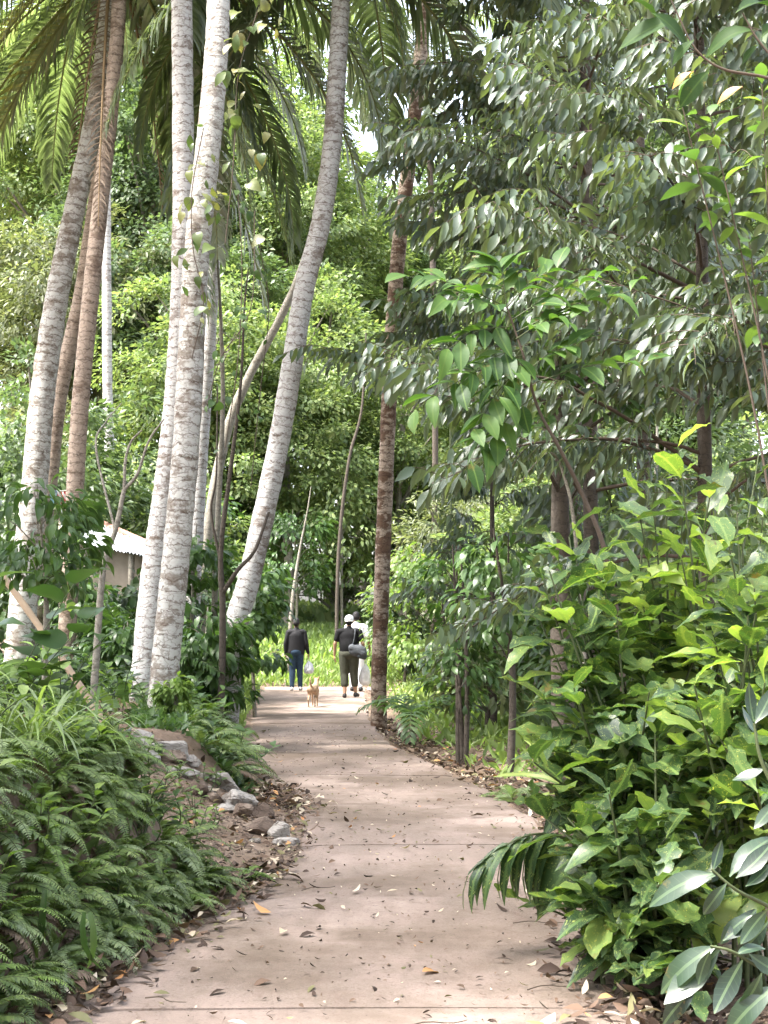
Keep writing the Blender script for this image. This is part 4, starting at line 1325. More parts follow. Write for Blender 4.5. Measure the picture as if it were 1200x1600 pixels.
# ---------------------------------------------------------------- understorey palms near the hut
def small_palm(label, base, n, length, seed, el=(15, 70), mat='palm', ll=.4, cat='palm', stalk=0.0, lw=.035, name='young_palm', nst=24, droop=(60, 100), azs=None):
    r = random.Random(seed)
    t = thing(name, label, cat, base)
    top = np.asarray(base, float) + [0, 0, stalk]
    mb = MB()
    mb.tube(np.array([np.asarray(base) - [0, 0, .1], (np.asarray(base) + top) / 2, top + [0, 0, .02]]), [.03, .022], 8)
    part('stem', mb, M['stem'], t)
    for i in range(n):
        az = i * 2.4 + r.uniform(-.2, .2) if azs is None else math.radians(azs[i % len(azs)])
        f = frond_mb(top, az, math.radians(r.uniform(*el)), length * r.uniform(.8, 1.15), math.radians(r.uniform(*droop)), ll=ll, lw=lw, nst=nst, hang=.4)
        part('frond', f, [M[mat], M['stem']], t)
    return t


small_palm('spiky young palm standing behind the metal roof', gpt(155, 27), 16, 1.3, 5, (25, 80), 'broad', ll=.7, stalk=1.9, lw=.06, nst=14)
small_palm('broad fronded young palm right of the hut roof', gpt(215, 25.5), 12, 2.2, 6, (10, 60), 'dark_leaf', ll=.6, stalk=1.2, lw=.05)
small_palm('young palm spreading in front of the hut eave', gpt(195, 19.5), 12, 1.3, 7, (20, 70), 'broad', ll=.4, stalk=.5, lw=.04)
small_palm('low young palm at the foot of the white leaning palm', gpt(245, 17.6), 10, 1.0, 8, (20, 65), 'broad', ll=.32, stalk=.3, lw=.035)
small_palm('small palm seedling with drooping leaf beside the rust brown trunk', gpt(645, 18.6), 7, 1.0, 9, (35, 65), 'broad', ll=.34, stalk=.35, lw=.05, nst=12, droop=(90, 120))
small_palm('tall understorey palm in the forest at right of the rust brown trunk', gpt(705, 33), 10, 2.8, 10, (0, 50), 'palm', ll=.6, stalk=8.0, lw=.05)


# ---------------------------------------------------------------- hut with metal roof, washing
hut_c = P(150, 980, 24.5)
hz = float(H(hut_c[0], 24.5))
t = thing('hut', 'small hut with a pale rusty metal roof behind the left palms', 'hut', (hut_c[0], 24.5, hz))
mroof, nt, b, out = new_mat('metal_roof')
geo = N(nt, 'ShaderNodeNewGeometry')
n1 = noise(nt, 1.6, 5, .6, geo.outputs['Position'])
c = ramp(nt, n1, [(.35, (.62, .66, .70)), (.58, (.52, .55, .58)), (.66, (.40, .26, .19))])
nt.links.new(c, b.inputs['Base Color'])
b.inputs['Roughness'].default_value = .5
b.inputs['Metallic'].default_value = .15
A0, A1 = P(96, 792, 26.4), P(240, 856, 25.2)
B0, B1 = P(96, 842, 23.2), P(240, 872, 22.6)
ns = 7
for k in range(ns):
    mb = MB()
    nu, nvv = 9, 8
    f0, f1 = k / ns - .006, (k + 1) / ns + .006
    vs = []
    for i in range(nu):
        u = f0 + (f1 - f0) * i / (nu - 1)
        for j in range(nvv):
            w_ = j / (nvv - 1)
            p = (A0 * (1 - u) + A1 * u) * (1 - w_) + (B0 * (1 - u) + B1 * u) * w_
            p = p + [0, 0, .018 * (1 if i % 2 else -1) + .012 * (k % 2)]
            vs.append(p)
    vs = np.array(vs)
    fs = [[i * nvv + j, (i + 1) * nvv + j, (i + 1) * nvv + j + 1, i * nvv + j + 1] for i in range(nu - 1) for j in range(nvv - 1)]
    mb.add(vs, fs)
    mb.add(vs - [0, 0, .006], [f[::-1] for f in fs])
    part('roof_sheet', mb, mroof, t)
mb = MB()
mb.tube(np.array([A0 + [0, 0, .03], (A0 + A1) / 2 + [0, 0, .03], A1 + [0, 0, .03]]), .06, 8)
part('ridge_cap', mb, plain('rusty_ridge', (.36, .2, .15), .7), t)
mwall = plain('hut_wall', (.20, .17, .135), .9, scale=5)
mb = MB()


def prism(mb, quad, zlo, thick):
    pass


C0, C1 = A0 * .82 + B0 * .18, A1 * .82 + B1 * .18
D0, D1 = A0 * .16 + B0 * .84, A1 * .16 + B1 * .84
for (u, v_) in ((D0, D1), (D1, C1), (C1, C0), (C0, D0)):
    mb = MB()
    dirn = nrm(v_ - u)
    nv_ = nrm(np.cross(dirn, [0, 0, 1])) * .05
    q = []
    for pnt in (u, v_):
        for s in (-1, 1):
            q.append([pnt[0] + s * nv_[0], pnt[1] + s * nv_[1], hz - .3])
            q.append([pnt[0] + s * nv_[0], pnt[1] + s * nv_[1], pnt[2] - .05])
    mb.add(np.array(q), [[0, 4, 5, 1], [2, 3, 7, 6], [1, 5, 7, 3], [0, 1, 3, 2], [4, 6, 7, 5], [0, 2, 6, 4]])
    part('wall', mb, mwall, t, smooth=False)
for u_ in (.25, .75):
    mb = MB()
    p = B0 * (1 - u_) + B1 * u_
    mb.tube(np.array([[p[0], p[1] + .15, hz - .2], [p[0], p[1] + .15, hz + 1], [p[0], p[1] + .15, p[2]]]), .05, 8)
    part('post', mb, M['grey_bark'], t)


def cloth(label, px, py, Y, w, h, mat, name='hanging_cloth'):
    c0 = P(px, py, Y)
    mb = MB()
    nu, nvv = 12, 8
    vs = [[(i / (nu - 1) - .5) * w * (1 - .25 * j / nvv), .05 * math.sin(i * 1.7) * (j / nvv + .3), -h * j / (nvv - 1)] for i in range(nu) for j in range(nvv)]
    fs = [[i * nvv + j, (i + 1) * nvv + j, (i + 1) * nvv + j + 1, i * nvv + j + 1] for i in range(nu - 1) for j in range(nvv - 1)]
    vs = np.array(vs) + c0
    mb.add(vs, fs)
    mb.add(vs + [0, .012, 0], [f[::-1] for f in fs])
    o = part(name, mb, mat, None)
    tag(o, label, 'cloth')


ms, nt, b, out = new_mat('striped_cloth')
geo = N(nt, 'ShaderNodeNewGeometry')
sx = N(nt, 'ShaderNodeSeparateXYZ')
nt.links.new(geo.outputs['Position'], sx.inputs[0])
st = math_node(nt, 'FRACT', math_node(nt, 'ADD', math_node(nt, 'MULTIPLY', sx.outputs[0], 18), math_node(nt, 'MULTIPLY', sx.outputs[2], 9)))
nt.links.new(mixc(nt, math_node(nt, 'LESS_THAN', st, .5), (.75, .72, .7), (.5, .05, .06)), b.inputs['Base Color'])
b.inputs['Roughness'].default_value = .9
cloth('red and white striped cloth hanging on the washing line', 97, 768, 18.5, .20, .20, ms)
cloth('small pale blue cloth hanging left of the striped cloth', 84, 766, 18.5, .11, .17, plain('blue_cloth', (.30, .48, .55), .9))
mb = MB()
mb.tube(spline([P(40, 762, 18.5), P(85, 767, 18.5), P(124, 764, 17.7)], 14), .004, 5)
o = part('washing_line', mb, plain('line_rope', (.3, .3, .28)), None)
tag(o, 'thin washing line strung between the left palm trunks', 'washing line')


# ---------------------------------------------------------------- ferns
def fern_frond_mesh(seed, length=.5, n=24, wid=.085, mat='fern', el=55, droop=95):
    g2 = np.random.default_rng(seed)
    pts = [np.zeros(3)]
    for i in range(16):
        a_ = math.radians(el - droop * (i / 15) ** 1.1)
        pts.append(pts[-1] + length / 16 * np.array([.06 * math.sin(i * .3 + seed), math.cos(a_), math.sin(a_)]))
    pts = np.array(pts)
    tg = nrm(np.gradient(pts, axis=0))
    mb = MB()
    mb.tube(pts, [.0035, .0012], 3, mi=1, cap=False)
    st = np.linspace(.14, 1, n)
    p = np.stack([np.interp(st * 16, np.arange(17), pts[:, k]) for k in range(3)], 1)
    q = nrm(np.stack([np.interp(st * 16, np.arange(17), tg[:, k]) for k in range(3)], 1))
    up = nrm(np.cross(np.array([1.0, 0, 0]), q))
    pr = np.interp(st, [.14, .3, .6, 1], [.55, 1, .85, .2])
    for s in (-1, 1):
        d = nrm(np.array([s, 0, 0]) * .92 + q * .38 - up * .12 + g2.normal(0, .08, (n, 3)))
        T = Tmpl([(-.10, 0, 0), (.10, 0, 0), (.13, .4, .02), (-.13, .4, .02), (0, 1, -.10)], [[0, 1, 2, 3], [3, 2, 4]], [(.2, 0), (.8, 0), (1, .4), (0, .4), (.5, 1)])
        scatter(mb, T, p, d, up + g2.normal(0, .15, (n, 3)), wid * pr)
    return mb.mesh('frond', [M[mat], M['stem']])


M['fern_lime'] = leaf_mat('fern_leaf_lime', [(.10, .19, .03), (.16, .27, .035), (.2, .3, .05)], rough=.45, trans=.42)
M['fern_pale'] = leaf_mat('fern_leaf_pale', [(.12, .175, .07), (.17, .235, .09), (.22, .29, .11)], rough=.4, trans=.3)
M['palm_dead_fern'] = M['palm_dead']
fern_meshes = [fern_frond_mesh(i, .5, 30, .075, mt, el, dp) for i, (mt, el, dp) in enumerate([('fern', 50, 95), ('fern', 62, 115), ('fern_pale', 40, 85), ('fern_pale', 55, 105), ('fern', 35, 80), ('fern_lime', 60, 100), ('fern', 48, 100), ('palm_dead', 30, 115)])]


def fern(x, y, label, group, n, sc, seed, face=None, spread=2.2, pool=None):
    r = random.Random(seed)
    t = thing('fern', label, 'fern', (x, y, float(H(x, y)) - .01), group)
    for i in range(n):
        o = link('frond', r.choice(pool or fern_meshes[:7]) if r.random() > .05 else fern_meshes[7], t)
        az = (face + r.uniform(-spread, spread)) if face is not None else r.uniform(0, 6.28)
        s = sc * r.uniform(.75, 1.2)
        o.rotation_euler = (math.radians(r.uniform(-22, 18)), math.radians(r.uniform(-14, 14)), -az)
        o.location = (r.uniform(-.03, .03), r.uniform(-.03, .03), 0)
        o.scale = (s, s, s)


r = random.Random(3)
k = 0
for row, (dmin, dmax, n, sc) in enumerate([(.14, .36, 52, .62), (.30, .66, 56, .68), (.62, 1.15, 10, .7)]):
    for i in range(n):
        y = 4.6 + (8.2 - 4.6) * (i + r.random()) / n
        x = float(Lx(y)) - r.uniform(dmin, dmax) - .02
        lab = ['green fern drooping at the foot of the left bank beside the path', 'arching fern halfway up the near left bank', 'fern on top of the near left bank'][row]
        grp = ['ferns along the foot of the near left bank', 'ferns halfway up the near left bank', 'ferns on top of the near left bank'][row]
        fern(x, y, lab, grp, 9, sc * r.uniform(.85, 1.1), 1000 + k, math.radians(100), 1.7)
        k += 1
for i in range(34):
    y = 12.5 + 6.7 * (i + r.random()) / 34
    x = float(Lx(y)) - r.uniform(.1, .75)
    fern(x, y, 'fern in the clump below the curved palm at the left path edge', 'ferns in the clump below the curved palm', 8, 1.0 * r.uniform(.8, 1.15), 2000 + i, math.radians(110), 2.2)
q = P(800, 1232, 12.9)
fern(q[0], 12.9, 'lone dark fern on the leaf litter at the right path edge', None, 14, .85, 2101)
fern(q[0] + .12, 13.2, 'small fern tucked behind the lone dark fern', None, 10, .6, 2102)
q = P(365, 1335, 8.9)
fern(float(Lx(8.55)) - .14, 8.5, 'small bright fern sprig on the dirt at the end of the near bank', None, 8, .5, 2103, math.radians(90), 1.2, [fern_meshes[5]])


# broad-leaved weeds on the near bank
def weed(px, Y, label, group, seed, h=.45, n=14, ls=.13, mat='broad', tms=None, off=None, dxx=0.0):
    g2 = np.random.default_rng(seed)
    q = P(px, 980, Y)
    x, y = q[0] + dxx, Y
    base = np.array([x, y, float(H(x, y))])
    t = thing('broad_leaf_weed', label, 'plant', base, group)
    pos, dr, nr, sz = [], [], [], []
    for s in range(3):
        tip = base + [g2.normal(0, h * .3), g2.normal(0, h * .3), h * g2.uniform(.6, 1.1)]
        w = spline([base - [0, 0, .03], (base + tip) / 2 + g2.normal(0, .03, 3), tip], 10)
        mb = MB()
        mb.tube(w, [.005, .002], 4, cap=False)
        part('stem', mb, M['stem'], t)
        for j in range(n):
            u = .3 + .7 * (j + .5) / n
            p = np.array([np.interp(u * 9, np.arange(10), w[:, c]) for c in range(3)])
            az = j * 2.4 + s
            d = np.array([math.cos(az), math.sin(az), .25 + .3 * u])
            pos.append(p)
            dr.append(nrm(d))
            nr.append(nrm(np.array([0, -.1, 1]) + g2.normal(0, .2, 3)))
            sz.append(ls * g2.uniform(.7, 1.2))
    leaves(t, tms or [T_mid2, T_mid], M[mat], pos, dr, nr, sz)


def tuft(x, y, label, group, seed, n=16, L=.5, mat='grass_mid'):
    g2 = np.random.default_rng(seed)
    base = np.array([x, y, float(H(x, y)) - .01])
    t = thing('grass_tuft', label, 'grass tuft', base, group)
    mb = MB()
    for i in range(n):
        az = g2.uniform(0, 6.28)
        ln = L * g2.uniform(.6, 1.2)
        h = np.array([math.cos(az), math.sin(az), 0])
        p = [base + g2.normal(0, .02, 3) * [1, 1, 0]]
        el = g2.uniform(.9, 1.45)
        for q in range(8):
            p.append(p[-1] + ln / 8 * (h * math.cos(el) + np.array([0, 0, math.sin(el)])))
            el -= g2.uniform(.18, .34)
        p = np.array(p)
        sd = np.cross(h, [0, 0, 1]) * .006 * (L / .5)
        w = np.array([.6, 1, 1, 1, .95, .85, .7, .45, .05])[:, None]
        v = np.stack([p - sd * w, p + sd * w], 1).reshape(-1, 3)
        mb.add(v, [[2 * k_, 2 * k_ + 1, 2 * k_ + 3, 2 * k_ + 2] for k_ in range(8)])
    part('blade_clump', mb, M[mat], t)


r = random.Random(8)
for i in range(46):
    y = 5.2 + 3.6 * r.random()
    x = float(Lx(y)) - r.uniform(.5, 1.7)
    tuft(x, y, 'tuft of thin arching grass on top of the near left bank', 'grass tufts on the near left bank', 700 + i, 18, r.uniform(.4, .75), r.choice(['grass_mid', 'fern_pale', 'grass']))
for i in range(16):
    y = 9.5 + 8 * r.random()
    x = float(Lx(y)) - r.uniform(1.2, 3.6)
    tuft(x, y, 'tuft of grass on the earth below the left palms', 'grass tufts below the left palms', 760 + i, 14, r.uniform(.3, .55), r.choice(['grass_mid', 'grass']))
r = random.Random(5)
for i in range(36):
    y = 5.6 + 3.0 * r.random()
    x = float(Lx(y)) - r.uniform(.75, 1.9)
    px = pix(np.array([x, y, .9]))[0, 0]
    weed(px, y, 'broad leaved weed among the ferns on the near left bank', 'weeds on top of the near left bank', 400 + i, r.uniform(.3, .6), 7, r.uniform(.11, .18), r.choice(['broad', 'broad', 'fern', 'broad_lime', 'fern']))
for i in range(22):
    y = 11.2 + 6.5 * r.random()
    x = float(Lx(y)) - r.uniform(.9, 4.2)
    px = pix(np.array([x, y, .8]))[0, 0]
    weed(px, y, 'broad leaved weed on the earth bank below the palms', 'weeds below the left palms', 440 + i, r.uniform(.3, .7), 7, r.uniform(.12, .2), r.choice(['broad', 'broad', 'dark_leaf', 'broad_lime']))
for i in range(14):
    y = 12.8 + 5 * r.random()
    x = float(Lx(y)) - r.uniform(.1, .6)
    px = pix(np.array([x, y, .8]))[0, 0]
    weed(px, y, 'leafy weed in the fern clump at the left path edge', 'weeds in the left fern clump', 470 + i, r.uniform(.25, .45), 7, r.uniform(.13, .2), 'broad')
for i in range(30):
    y = 5.2 + 3.0 * r.random()
    x = float(Lx(y)) - r.uniform(.18, .7)
    weed(pix(np.array([x, y, .5]))[0, 0], y, 'leafy weed poking out between the ferns on the near left bank', 'weeds between the ferns of the near left bank', 520 + i, r.uniform(.15, .35), 6, r.uniform(.07, .13), r.choice(['broad', 'fern', 'broad_lime', 'fern_pale']))
for i in range(16):
    y = 8.6 + 3.4 * r.random()
    x = float(Lx(y)) - r.uniform(.55, 2.2)
    weed(pix(np.array([x, y, .5]))[0, 0], y, 'small weed growing on the bare dirt slope', 'weeds on the dirt slope', 560 + i, r.uniform(.12, .25), 5, r.uniform(.06, .1), r.choice(['broad', 'fern', 'broad_lime']))
weed(60, 9.6, 'sprig of large lime leaves at the left edge over the bank', None, 495, .9, 6, .24, 'broad_lime', [T_heart])
weed(120, 10.2, 'lime leaved plant beside the leaning pole', None, 496, .75, 5, .22, 'broad_lime', [T_heart])
weed(-10, 8.0, 'large leaved weed cut by the left picture edge', None, 497, .9, 6, .24, 'broad', [T_heart])

# strap blades on the bank
t = thing('strap_grass', 'green strap blades hanging at the foot of the near bank', 'grass tuft', P(110, 1400, 6.1))
p_, d_, n_, s_ = px_leaf_list([(132, 1425, 136, 1535, 5.75, -.2), (140, 1425, 152, 1530, 5.75, .3), (70, 1390, 60, 1500, 5.8, .2)])
leaves(t, [T_strap], M['broad'], p_, d_, n_, np.array(s_) * 1.0, name='blade')
t = thing('strap_grass', 'pale arching blades on the near bank at the left', 'grass tuft', P(60, 1260, 7))
p_, d_, n_, s_ = px_leaf_list([(20, 1262, 70, 1345, 6.6, -.2), (150, 1170, 190, 1290, 7.4, -.4), (100, 1150, 165, 1230, 7.4, -.4), (30, 1180, 130, 1200, 7.2, -.3)])
leaves(t, [T_strap], M['fern_pale'], p_, d_, n_, np.array(s_) * 1.1, name='blade')


# ---------------------------------------------------------------- ground cover (stuff)
def cover(name, n, xr, yr, mat, size, tms, seed, cond=None, up=.9, tilt=.5, lift=0.0):
    g2 = np.random.default_rng(seed)
    x = g2.uniform(*xr, n)
    y = g2.uniform(*yr, n)
    keep = np.ones(n, bool) if cond is None else cond(x, y, g2)
    x, y = x[keep], y[keep]
    z = H(x, y) + lift * g2.random(len(x))
    pos = np.stack([x, y, z], 1)
    d = nrm(np.stack([g2.normal(0, tilt, len(x)), g2.normal(0, tilt, len(x)), np.full(len(x), up)], 1))
    nn = nrm(np.stack([g2.normal(0, 1, len(x)), g2.normal(0, 1, len(x)), np.full(len(x), .5)], 1))
    mb = MB()
    sz = size * g2.uniform(.5, 1.3, len(x))
    ti = g2.integers(0, len(tms), len(x))
    for k_, tm in enumerate(tms):
        q = ti == k_
        scatter(mb, tm, pos[q], d[q], nn[q], sz[q])
    o = part(name, mb, M[mat], None)
    tag(o, kind='stuff')
    return o


offpath = lambda x, y, g2: (x < Lx(y) - .05) | (x > Rx(y) + .08)
T_gr = Tmpl(T_blade.v * [2.2, 1, 1], [[0, 1, 2, 3], [3, 2, 4]], [(0, 0), (1, 0), (1, .5), (0, .5), (.5, 1)])
tag(cover('grass', 42000, (-8, 2.5), (36.6, 48), 'grass', .21, [T_gr, T_gr, T_far2], 501, None, .9, .45, .3), 'bright sunlit grass and weeds beyond the end of the path', 'grass')
tag(cover('grass', 9000, (-4.6, -2.0), (20, 37), 'grass', .17, [T_gr, T_gr, T_far2], 502, lambda x, y, g2: x < Lx(y) - .05, .9, .5, .15), 'bright grass fringe along the far left edge of the path', 'grass')
tag(cover('undergrowth', 9000, (-14, 14), (47, 64), 'forest_a', .6, [T_far2, T_far], 508, None, .7, .7, .5), 'low bright undergrowth at the edge of the far forest', 'undergrowth')
tag(cover('ground_cover', 14000, (-.2, 7), (14.5, 36), 'grass', .20, [T_far2, T_gr], 503, lambda x, y, g2: (x > Rx(y) + .35 + .7 * g2.random(len(x))), .7, .7, .08), 'light green ground cover right of the path', 'ground cover')
tag(cover('undergrowth', 16000, (-11, -1), (13, 36), 'grass_mid', .30, [T_far2, T_far], 504, lambda x, y, g2: (x < Lx(y) - 1.0 - 1.0 * g2.random(len(x))) & ~((y < 16) & (g2.random(len(x)) < .75)), .7, .7, .15), 'low mixed undergrowth below the left palms', 'undergrowth')
tag(cover('undergrowth', 9000, (2, 14), (8, 40), 'forest_b', .30, [T_far2, T_far], 505, lambda x, y, g2: x > Rx(y) + 1.3, .7, .7, .2), 'low mixed undergrowth on the right under the trees', 'undergrowth')
tag(cover('bank_moss_plants', 9000, (-3.6, -.7), (4.2, 8.4), 'fern', .09, [T_far2, T_far], 506, lambda x, y, g2: (x < Lx(y) - .17), .7, .8, .03), 'small leaves carpeting the near left bank', 'ground cover')
tag(cover('bank_leaves', 5000, (-3.4, -1), (12.5, 19), 'broad', .11, [T_far2, T_far], 507, lambda x, y, g2: (x < Lx(y) - .12) & (x > Lx(y) - 1.2), .7, .8, .05), 'small leaves carpeting the second left bank', 'ground cover')


# ---------------------------------------------------------------- rocks
def rock(label, px, py, wpx, hpx, seed, mat='rock', z_off=0.0, Y=None):
    g2 = np.random.default_rng(seed)
    # depth from the ground height at this pixel, found by marching
    if Y is None:
        for yy in np.arange(6, 30, .02):
            q = P(px, py + hpx / 2, yy)
            if q[2] <= float(H(q[0], yy)):
                break
        Y = yy
    q = P(px, py + hpx / 2, Y)
    base = np.array([q[0], Y, float(H(q[0], Y))])
    s = np.array([wpx * 1.55, wpx * 1.3, hpx * 1.75]) * Y / F / 2
    n_lat, n_lon = 15, 24
    v, f = [], []
    pl = nrm(g2.normal(size=(9, 3)) * [1, 1, .8] + [0, 0, .15])
    dd = g2.uniform(.38, .8, 9)
    for i in range(n_lat):
        th = math.pi * i / (n_lat - 1)
        for j in range(n_lon):
            ph = 2 * math.pi * j / n_lon
            d = np.array([math.sin(th) * math.cos(ph), math.sin(th) * math.sin(ph), math.cos(th)])
            rad = 1.0
            for k_ in range(9):
                c_ = d @ pl[k_]
                if c_ > .05:
                    rad = min(rad, dd[k_] / c_)
            v.append(d * rad * (1 + g2.normal(0, .02)) * s)
    for i in range(n_lat - 1):
        for j in range(n_lon):
            f.append([i * n_lon + j, (i + 1) * n_lon + j, (i + 1) * n_lon + (j + 1) % n_lon, i * n_lon + (j + 1) % n_lon])
    mb = MB()
    mb.add(np.array(v) + base + [0, 0, s[2] * .35 + z_off], f)
    o = part('rock', mb, M[mat], None, smooth=False)
    o.location = [float(c) for c in base]
    me = o.data
    co = np.zeros(len(me.vertices) * 3)
    me.vertices.foreach_get('co', co)
    co = (co.reshape(-1, 3) - base).ravel()
    me.vertices.foreach_set('co', co)
    me.update()
    tag(o, label, 'rock', 'rocks down the dirt slope left of the path')


for i, a_ in enumerate([
        ('largest pale angular rock in the middle of the rock line', 350, 1222, 40, 22, 'rock'),
        ('long flat rock just below the largest pale one', 366, 1248, 62, 24, 'rock'),
        ('grey block above the long flat rock, touching the fern clump', 312, 1230, 26, 24, 'rock_brown'),
        ('rounded brown rock at the right end of the long flat rock', 406, 1266, 30, 22, 'rock_brown'),
        ('dark hollowed rock under the long flat rock', 378, 1268, 34, 18, 'rock_brown'),
        ('low rock with a rusty side near the path notch', 405, 1292, 46, 24, 'rock_brown'),
        ('smooth slanting rock between the low rusty one and the path', 432, 1298, 40, 24, 'rock'),
        ('flat dark stone nearest the path', 445, 1312, 44, 12, 'rock'),
        ('big pale boulder at the top of the rock line by the palm foot', 262, 1168, 50, 26, 'rock'),
        ('brown wedge rock right of the big pale boulder', 268, 1180, 30, 22, 'rock_brown'),
        ('whitish rock behind the big pale boulder below the palm foot', 222, 1148, 40, 26, 'rock'),
        ('pale flat stone half hidden by weeds left of the boulder', 222, 1176, 42, 20, 'rock'),
        ('small flat stone in the middle of the upper slope', 300, 1188, 36, 12, 'rock'),
        ('mossy stone below the boulder in the leaves', 292, 1205, 40, 16, 'rock'),
        ('slab of pale stone half sunk in the dirt at the bottom of the slope', 400, 1356, 70, 14, 'rock_brown'),
        ('small brown stone left of the slab in the dirt', 335, 1245, 20, 14, 'rock_brown'),
        ('small pale stone wedged against the largest angular rock', 330, 1236, 16, 12, 'rock'),
        ('small grey stone between the two slopes of rocks', 318, 1212, 20, 12, 'rock'),
        ('narrow pale stone lying above the dark hollowed rock', 352, 1262, 30, 9, 'rock'),
        ('fist sized stone below the low rusty rock', 388, 1306, 14, 9, 'rock_brown'),
        ('flat pale stone at the foot of the fern clump', 372, 1214, 30, 10, 'rock'),
        ('rough brown stone at the upper end behind the boulder', 245, 1160, 26, 16, 'rock_brown'),
        ('small stone half covered by dead leaves near the path notch', 436, 1280, 18, 10, 'rock_brown'),
        ('thin slab leaning on the brown wedge rock', 292, 1186, 24, 10, 'rock'),
        ('pebble sized stone beside the flat dark stone', 400, 1312, 16, 8, 'rock')]):
    rock(a_[0], *a_[1:5], 600 + i, a_[5])


def gravel(name, label, n, fx, seed, size):
    g3 = np.random.default_rng(seed)
    mb = MB()
    base = np.array([[1, 0, 0], [-1, 0, 0], [0, 1, 0], [0, -1, 0], [0, 0, .8], [0, 0, -.8]], float)
    tri = [[0, 2, 4], [2, 1, 4], [1, 3, 4], [3, 0, 4], [2, 0, 5], [1, 2, 5], [3, 1, 5], [0, 3, 5]]
    for _ in range(n):
        x, y = fx(g3)
        s_ = size * g3.uniform(.3, 1.0) ** 2
        a_ = g3.uniform(0, 6.28)
        Rz = np.array([[math.cos(a_), -math.sin(a_), 0], [math.sin(a_), math.cos(a_), 0], [0, 0, 1]])
        mb.add((base * g3.uniform(.55, 1.1, (6, 1)) * s_) @ Rz.T + [x, y, float(H(x, y)) + s_ * .2], tri)
    tag(part(name, mb, M['rock_brown'], None, smooth=False), label, 'gravel', kind='stuff')


gravel('gravel', 'crumbled earth and pebbles on the bare dirt slope', 900, lambda g3: (lambda y: (float(Lx(y)) - .0 - 2.1 * g3.random(), y))(8.5 + 3.6 * g3.random()), 951, .035)
gravel('gravel', 'pebbles along the dirt edge right of the path', 500, lambda g3: (lambda y: (float(Rx(y)) + .06 + .6 * g3.random(), y))(8 + 14 * g3.random()), 952, .025)

# ---------------------------------------------------------------- people
def ellip(mb, c, r, n=12):
    v, f = [], []
    for i in range(n + 1):
        th = math.pi * i / n
        for j in range(n * 2):
            ph = math.pi * j / n
            v.append((c[0] + r[0] * math.sin(th) * math.cos(ph), c[1] + r[1] * math.sin(th) * math.sin(ph), c[2] + r[2] * math.cos(th)))
    m2 = n * 2
    for i in range(n):
        for j in range(m2):
            f.append([i * m2 + j, (i + 1) * m2 + j, (i + 1) * m2 + (j + 1) % m2, i * m2 + (j + 1) % m2])
    mb.add(np.array(v), f)


def caps(mb, a_, b_, r0, r1, n=10):
    a_, b_ = np.asarray(a_, float), np.asarray(b_, float)
    d = nrm(b_ - a_)
    pts, rr = [], []
    for i in range(6):
        th = math.pi / 2 * i / 5
        pts.append(a_ - d * r0 * math.cos(th))
        rr.append(max(.0008, r0 * math.sin(th)))
    for i in range(6):
        th = math.pi / 2 * i / 5
        pts.append(b_ + d * r1 * math.sin(th))
        rr.append(max(.0008, r1 * math.cos(th)))
    pts, rr = np.array(pts), np.array(rr)
    ref = np.array([0, 1.0, 0]) if abs(d[1]) < .9 else np.array([1.0, 0, 0])
    x = nrm(np.cross(d, ref))
    y = np.cross(x, d)
    an = np.linspace(0, 2 * math.pi, n, endpoint=False)
    v = pts[:, None] + rr[:, None, None] * (np.cos(an)[None, :, None] * x + np.sin(an)[None, :, None] * y)
    m2 = len(pts)
    f = [[i * n + j, i * n + (j + 1) % n, (i + 1) * n + (j + 1) % n, (i + 1) * n + j] for i in range(m2 - 1) for j in range(n)]
    f += [list(range(n))[::-1], [(m2 - 1) * n + j for j in range(n)]]
    mb.add(v.reshape(-1, 3), f)


def fused(name, mb, mat, parent, voxel=.009, smooth=4):
    """union of the lumps as one continuous skin"""
    o = link(name, mb.mesh(name, mat), parent)
    m_ = o.modifiers.new('skin', 'REMESH')
    m_.mode = 'VOXEL'
    m_.voxel_size = voxel
    m_.use_smooth_shade = True
    s_ = o.modifiers.new('soft', 'SMOOTH')
    s_.factor = .5
    s_.iterations = smooth
    dg = bpy.context.evaluated_depsgraph_get()
    me = bpy.data.meshes.new_from_object(o.evaluated_get(dg))
    me.name = name
    o.modifiers.clear()
    o.data = me
    return o


SKIN = plain('skin', (.33, .19, .125), .55, .4, .08, 30)
SKIN2 = plain('skin_brown', (.17, .09, .055), .55, .4, .08, 30)


